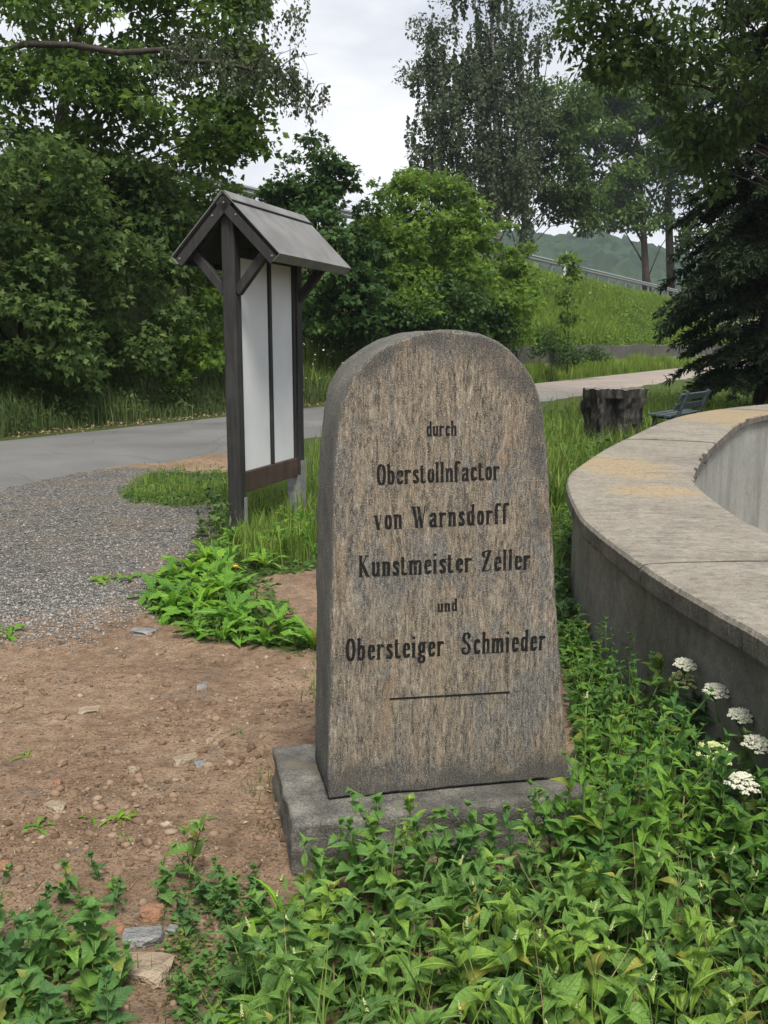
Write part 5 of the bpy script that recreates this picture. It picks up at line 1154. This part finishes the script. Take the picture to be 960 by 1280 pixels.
# left corner goosefoot
for (x, y) in scatter([(-60, 1180), (60, 1160), (150, 1220), (130, 1420), (-100, 1420)], 24, .075):
    weed('goosefoot', 'goose', x, y, R7.uniform(.12, .26), R7.randint(4, 7), R7.uniform(.075, .115), 'broad-leaved goosefoot weed in the bottom left corner', 'goosefoot in the bottom left corner', lean=.2, branch=1, rr=R7)
p = gnd(12, 1250); weed('goosefoot', 'goose', p[0], p[1], .26, 7, .085, 'goosefoot with thick bare lower stem at the left picture edge', None, lean=.1, r=.006, rr=R7)
for (x, y) in scatter([(60, 1110), (140, 1085), (150, 1130), (90, 1160)], 6, .07):
    weed('goosefoot', 'goose', x, y, R7.uniform(.06, .1), 4, R7.uniform(.05, .065), 'low young goosefoot on the soil at left', 'young goosefoot seedlings at left', lean=.2, rr=R7)
# reddish persicaria on the soil and low weeds around it
p = gnd(250, 1095); weed('redshank', 'knot', p[0] - .03, p[1], .2, 7, .095, 'sprawling redshank with reddish stem on the soil left of the plinth', None, lean=.75, stem='stem_red', whorl=1, branch=2, el=(-.1, .5), up_small=.8, rr=R7)
for (x, y) in scatter([(190, 1110), (330, 1110), (340, 1180), (300, 1280), (215, 1280), (230, 1180)], 22, .065):
    weed('chickweed', 'goose', x, y, R7.uniform(.05, .12), 5, R7.uniform(.035, .06), 'small low weed left of the knotweed', 'small weeds left of the knotweed', lean=.4, branch=2, r=.002, rr=R7)
for (x, y) in scatter([(270, 1180), (345, 1150), (400, 1190), (330, 1290), (270, 1290)], 7, .07):
    rosette('ribwort_plantain', 'narrow', x, y, 10, .17, 'narrow plantain tuft left of the knotweed', 'plantain tufts beside the knotweed', el=(.3, 1.1), rr=R7)
# seedlings on the soil
for px, py, k, ln, lab in [(48, 1030, 5, .085, 'small rosette with drooping leaves on the soil at left'), (150, 1020, 9, .09, 'flat spiky rosette in the middle of the lower soil'), (112, 1018, 4, .05, 'tiny sprout between the two soil rosettes'), (32, 945, 6, .05, 'tiny grass tuft at the left of the soil'), (155, 1045, 3, .045, 'tiny sprout just below the spiky rosette'), (255, 1022, 5, .06, 'tiny grass tuft left of the plinth'), (300, 915, 4, .06, 'thin grass tuft on the soil near the stone')]:
    p = gnd(px, py); rosette('seedling', 'narrow' if 'grass' in lab or 'spiky' in lab else 'dand', p[0], p[1], k, ln, lab, None, el=(.1, .9), rr=R7)
for (x, y) in scatter([(-20, 780), (10, 770), (30, 800), (0, 815)], 3, .1): rosette('dandelion', 'dand', x, y, 6, .11, 'small dandelion at the left picture edge', 'dandelions at the left edge', rr=R7)
# rosettes of the clump by the notice board
for (x, y) in scatter([(185, 760), (200, 720), (250, 700), (290, 720), (300, 770), (390, 800), (395, 815), (300, 805), (230, 790)], 30, .12):
    rosette('dandelion', 'dand', x, y, R7.randint(8, 12), R7.uniform(.15, .24), 'lush dandelion in the strip left of the stone', 'dandelion strip left of the stone', el=(.35, 1.25), rr=R7)
for (x, y) in scatter([(250, 690), (300, 675), (390, 640), (392, 700), (330, 715), (270, 715)], 18, .15):
    rosette('dandelion', 'dand', x, y, R7.randint(7, 10), R7.uniform(.14, .22), 'dandelion rosette in grass below the notice board', 'dandelions at the notice board', el=(.4, 1.2), rr=R7)
p = gnd(300, 742); rosette('dandelion', 'dand', p[0], p[1], 7, .16, 'dandelion in yellow flower between notice board and stone', None, flower=1, rr=R7)
for (x, y) in scatter([(245, 672), (285, 640), (295, 672), (262, 690)], 7, .1):
    weed('dock', 'elder', x, y, R7.uniform(.16, .32), 5, R7.uniform(.11, .15), 'dark leafy dock at the left foot of the notice board', 'dock by the board post', lean=.3, rr=R7)
for (x, y) in scatter([(120, 722), (165, 715), (160, 728), (128, 730)], 3, .1): rosette('dandelion', 'dand', x, y, 6, .13, 'flat dandelion rosette alone on the gravel', 'dandelions on the gravel', el=(.1, .5), rr=R7)
# goutweed along the basin wall
for (x, y) in scatter([(722, 830), (770, 815), (830, 860), (905, 935), (960, 1000), (960, 1040), (850, 960), (735, 900)], 36, .085):
    weed('goutweed', 'elder', x, y, R7.uniform(.18, .36), 5, R7.uniform(.1, .15), 'dark goutweed at the basin wall foot', 'goutweed along the basin wall', lean=.25, whorl=3, el=(-.1, .4), up_small=.8, rr=R7)
for (x, y) in scatter([(690, 700), (722, 690), (728, 800), (700, 815)], 9, .12):
    weed('goutweed', 'elder', x, y, R7.uniform(.1, .2), 3, R7.uniform(.09, .13), 'dark goutweed in the gap between stone and basin', 'goutweed between stone and basin', lean=.25, whorl=3, el=(-.1, .4), up_small=.8, rr=R7)
for (x, y) in scatter([(690, 600), (712, 590), (722, 690), (695, 700)], 9, .16):
    weed('goutweed', 'nettle', x, y, R7.uniform(.14, .26), 5, R7.uniform(.08, .12), 'leafy weed at the back of the basin gap', 'weeds behind the gap', lean=.25, rr=R7)
def umbel(px, py, fpx, fpy, label, mat, rad=.035):
    rad *= .86; pick_var(R7)
    p = gnd(px, py); root = thing('umbel_plant', label, 'flower', (p[0], p[1], gh(p[0], p[1]) - .01), 0, 'white umbels along the basin wall'); top = at(fpx, fpy, p[1] - .13) - np.array(root.location); top = Vector(top)
    sb = MB().tube([(0, 0, 0), top * .5 + Vector((.015, 0, .02)), top - Vector((0, 0, .035))], [.004, .0033, .0025], 5); hub = top - Vector((0, 0, .035))
    ends = []
    for k in range(19):
        rr2 = rad * math.sqrt((k + .5) / 19); a = k * 2.4; e = top + Matrix.Rotation(radians(22), 3, 'X') @ Vector((cos(a) * rr2, sin(a) * rr2, .014 - rr2 * rr2 * 11)); ends.append(e); sb.tube([hub, e], [.0012, .0009], 4)
    sb.build('stem', M['stem'], root, True)
    Pp = np.array([np.array(e) for e in ends]); Pp = np.repeat(Pp, 40, 0); jit = rng.normal(0, 1, Pp.shape); jit = unit(jit) * rng.uniform(.3, 1, (len(Pp), 1)) * .013; jit[:, 2] = np.abs(jit[:, 2]) * .6
    V, F = pebbles(Pp + jit, rng.uniform(.0026, .0042, len(Pp)), .8); put('flower_head', mesh_np('flower_head', V, F), M[mat], root)
    for i in range(5): add_leaf(root, 'elder', Vector((0, 0, 0)).lerp(hub, R7.uniform(.25, .8)), R7.uniform(0, 6.28), R7.uniform(-.1, .5), R7.uniform(.07, .11), 0, R7)
umbel(850, 935, 856, 832, 'highest white umbel flower against the basin wall', 'white_flower', .04); umbel(845, 930, 855, 849, 'yellow-green umbel just below the highest white one', 'green_flower', .055)
umbel(895, 965, 895, 864, 'white umbel second from the top, before the basin wall', 'white_flower', .045); umbel(925, 990, 925, 896, 'small white umbel third down along the basin wall', 'white_flower', .04)
umbel(893, 1020, 893, 940, 'loose greenish umbel left of the lower white ones', 'green_flower', .06); umbel(945, 1020, 946, 931, 'cream umbel at the right picture edge', 'white_flower', .045); umbel(930, 1070, 928, 979, 'lowest cream umbel near the right picture edge', 'white_flower', .048)
p = gnd(945, 1110); rosette('lettuce_weed', 'dand', p[0], p[1], 9, .2, 'bright toothed upright leaves at the right picture edge', None, el=(.7, 1.4), rr=R7)
# low ground cover filling the mat
def cover(poly, k, zmax, size, label):
    q = sample_px(poly, k); P = gnd_arr(q[:, 0], q[:, 1]); P = P[~in_poly(P[:, 0], P[:, 1], BASIN_ALL)]; lu = (P - porg) @ pu; lv = (P - porg) @ pd; P = P[~((lu > -.02) & (lu < PW + .02) & (lv > -.02) & (lv < PD + .02))]
    kk = vnoise(P[:, 0] * 5, P[:, 1] * 5); P[:, 2] = gz(P[:, 0], P[:, 1]) + rng.random(len(P)) * zmax * kk; n_ = len(P); Ls = size * rng.uniform(.6, 1.4, n_)
    V, F = leaves(P, rng.normal(0, 1, P.shape) * [1, 1, .35], rng.normal(0, .4, P.shape) + [0, 0, 1.], Ls, Ls * .5, KITE); tag(put('ground_cover', mesh_np('ground_cover', V, F), M['ground_leaf']), label, 'ground cover', kind='stuff')
cover([(320, 1170), (420, 1110), (700, 1090), (735, 1000), (728, 840), (780, 830), (1000, 1010), (1000, 1560), (230, 1560), (290, 1270)], 9000, .12, .035, 'low leafy ground cover beneath the foreground weeds')
cover([(190, 1110), (330, 1100), (340, 1180), (300, 1290), (215, 1290)], 900, .04, .02, 'sparse tiny-leaved ground cover on the soil left of the knotweed')
cover([(-60, 1150), (120, 1110), (150, 1230), (130, 1420), (-60, 1420)], 1300, .08, .03, 'low leafy ground cover in the bottom left corner')
cover([(245, 690), (300, 640), (400, 590), (400, 710), (330, 720), (390, 812), (240, 795), (185, 760), (200, 715)], 2600, .1, .05, 'low leafy ground cover around the notice board foot')
cover([(150, 614), (190, 592), (288, 590), (288, 625), (230, 632), (165, 627)], 1500, .09, .05, 'broad low leaves in the grass patch between gravel and road')
cover([(665, 520), (760, 503), (900, 478), (1000, 468), (1000, 520), (860, 530), (705, 600), (700, 640), (670, 640)], 5000, .35, .1, 'leafy weeds mixed into the meadow behind the basin')
cover([(700, 800), (745, 800), (762, 985), (738, 990), (716, 900)], 1300, .2, .045, 'leafy ground cover in the strip between the stone and the thicket')
cover([(690, 590), (715, 590), (730, 830), (690, 830)], 900, .14, .06, 'dark low leaves in the gap between stone and basin')
print('single leaves', NLEAF, 'objects', len(bpy.data.objects))

# ------------------------------------------------------------------ thin summer haze
hz = MB().box((100, 320, 46), (1500, 800, 98)).build('haze', None); hz.data.materials.clear()
t = NT('haze_air'); t.t.nodes.remove(t.p); pv = t.n('ShaderNodeVolumePrincipled'); pv.inputs['Color'].default_value = (.80, .88, 1., 1); pv.inputs['Density'].default_value = .00035; pv.inputs['Anisotropy'].default_value = .2
t.l(pv.outputs[0], t.out.inputs['Volume']); hz.data.materials.append(t.m); tag(hz, 'thin bluish summer haze over the far hills', 'haze', kind='stuff')
# ------------------------------------------------------------------ plants that look alike are told apart by their row and place in it
ORD = ['front', 'second', 'third', 'fourth', 'fifth', 'sixth', 'seventh', 'eighth', 'ninth', 'tenth', 'eleventh', 'twelfth', 'thirteenth', 'fourteenth']
POS = ['first'] + ORD[1:]
same = {}
for o in COL.objects:
    if o.parent is None and o.get('group') and o.get('label'): same.setdefault(o['label'], []).append(o)
for lab, obs in same.items():
    if len(obs) < 2: continue
    obs.sort(key=lambda o: o.location.y); per = 4 if len(obs) <= 12 else (6 if len(obs) <= 40 else 9)
    for r_ in range(0, len(obs), per):
        for k, o in enumerate(sorted(obs[r_:r_ + per], key=lambda o: o.location.x)):
            o['label'] = lab + ', %s row, %s from left' % (ORD[r_ // per], POS[k])
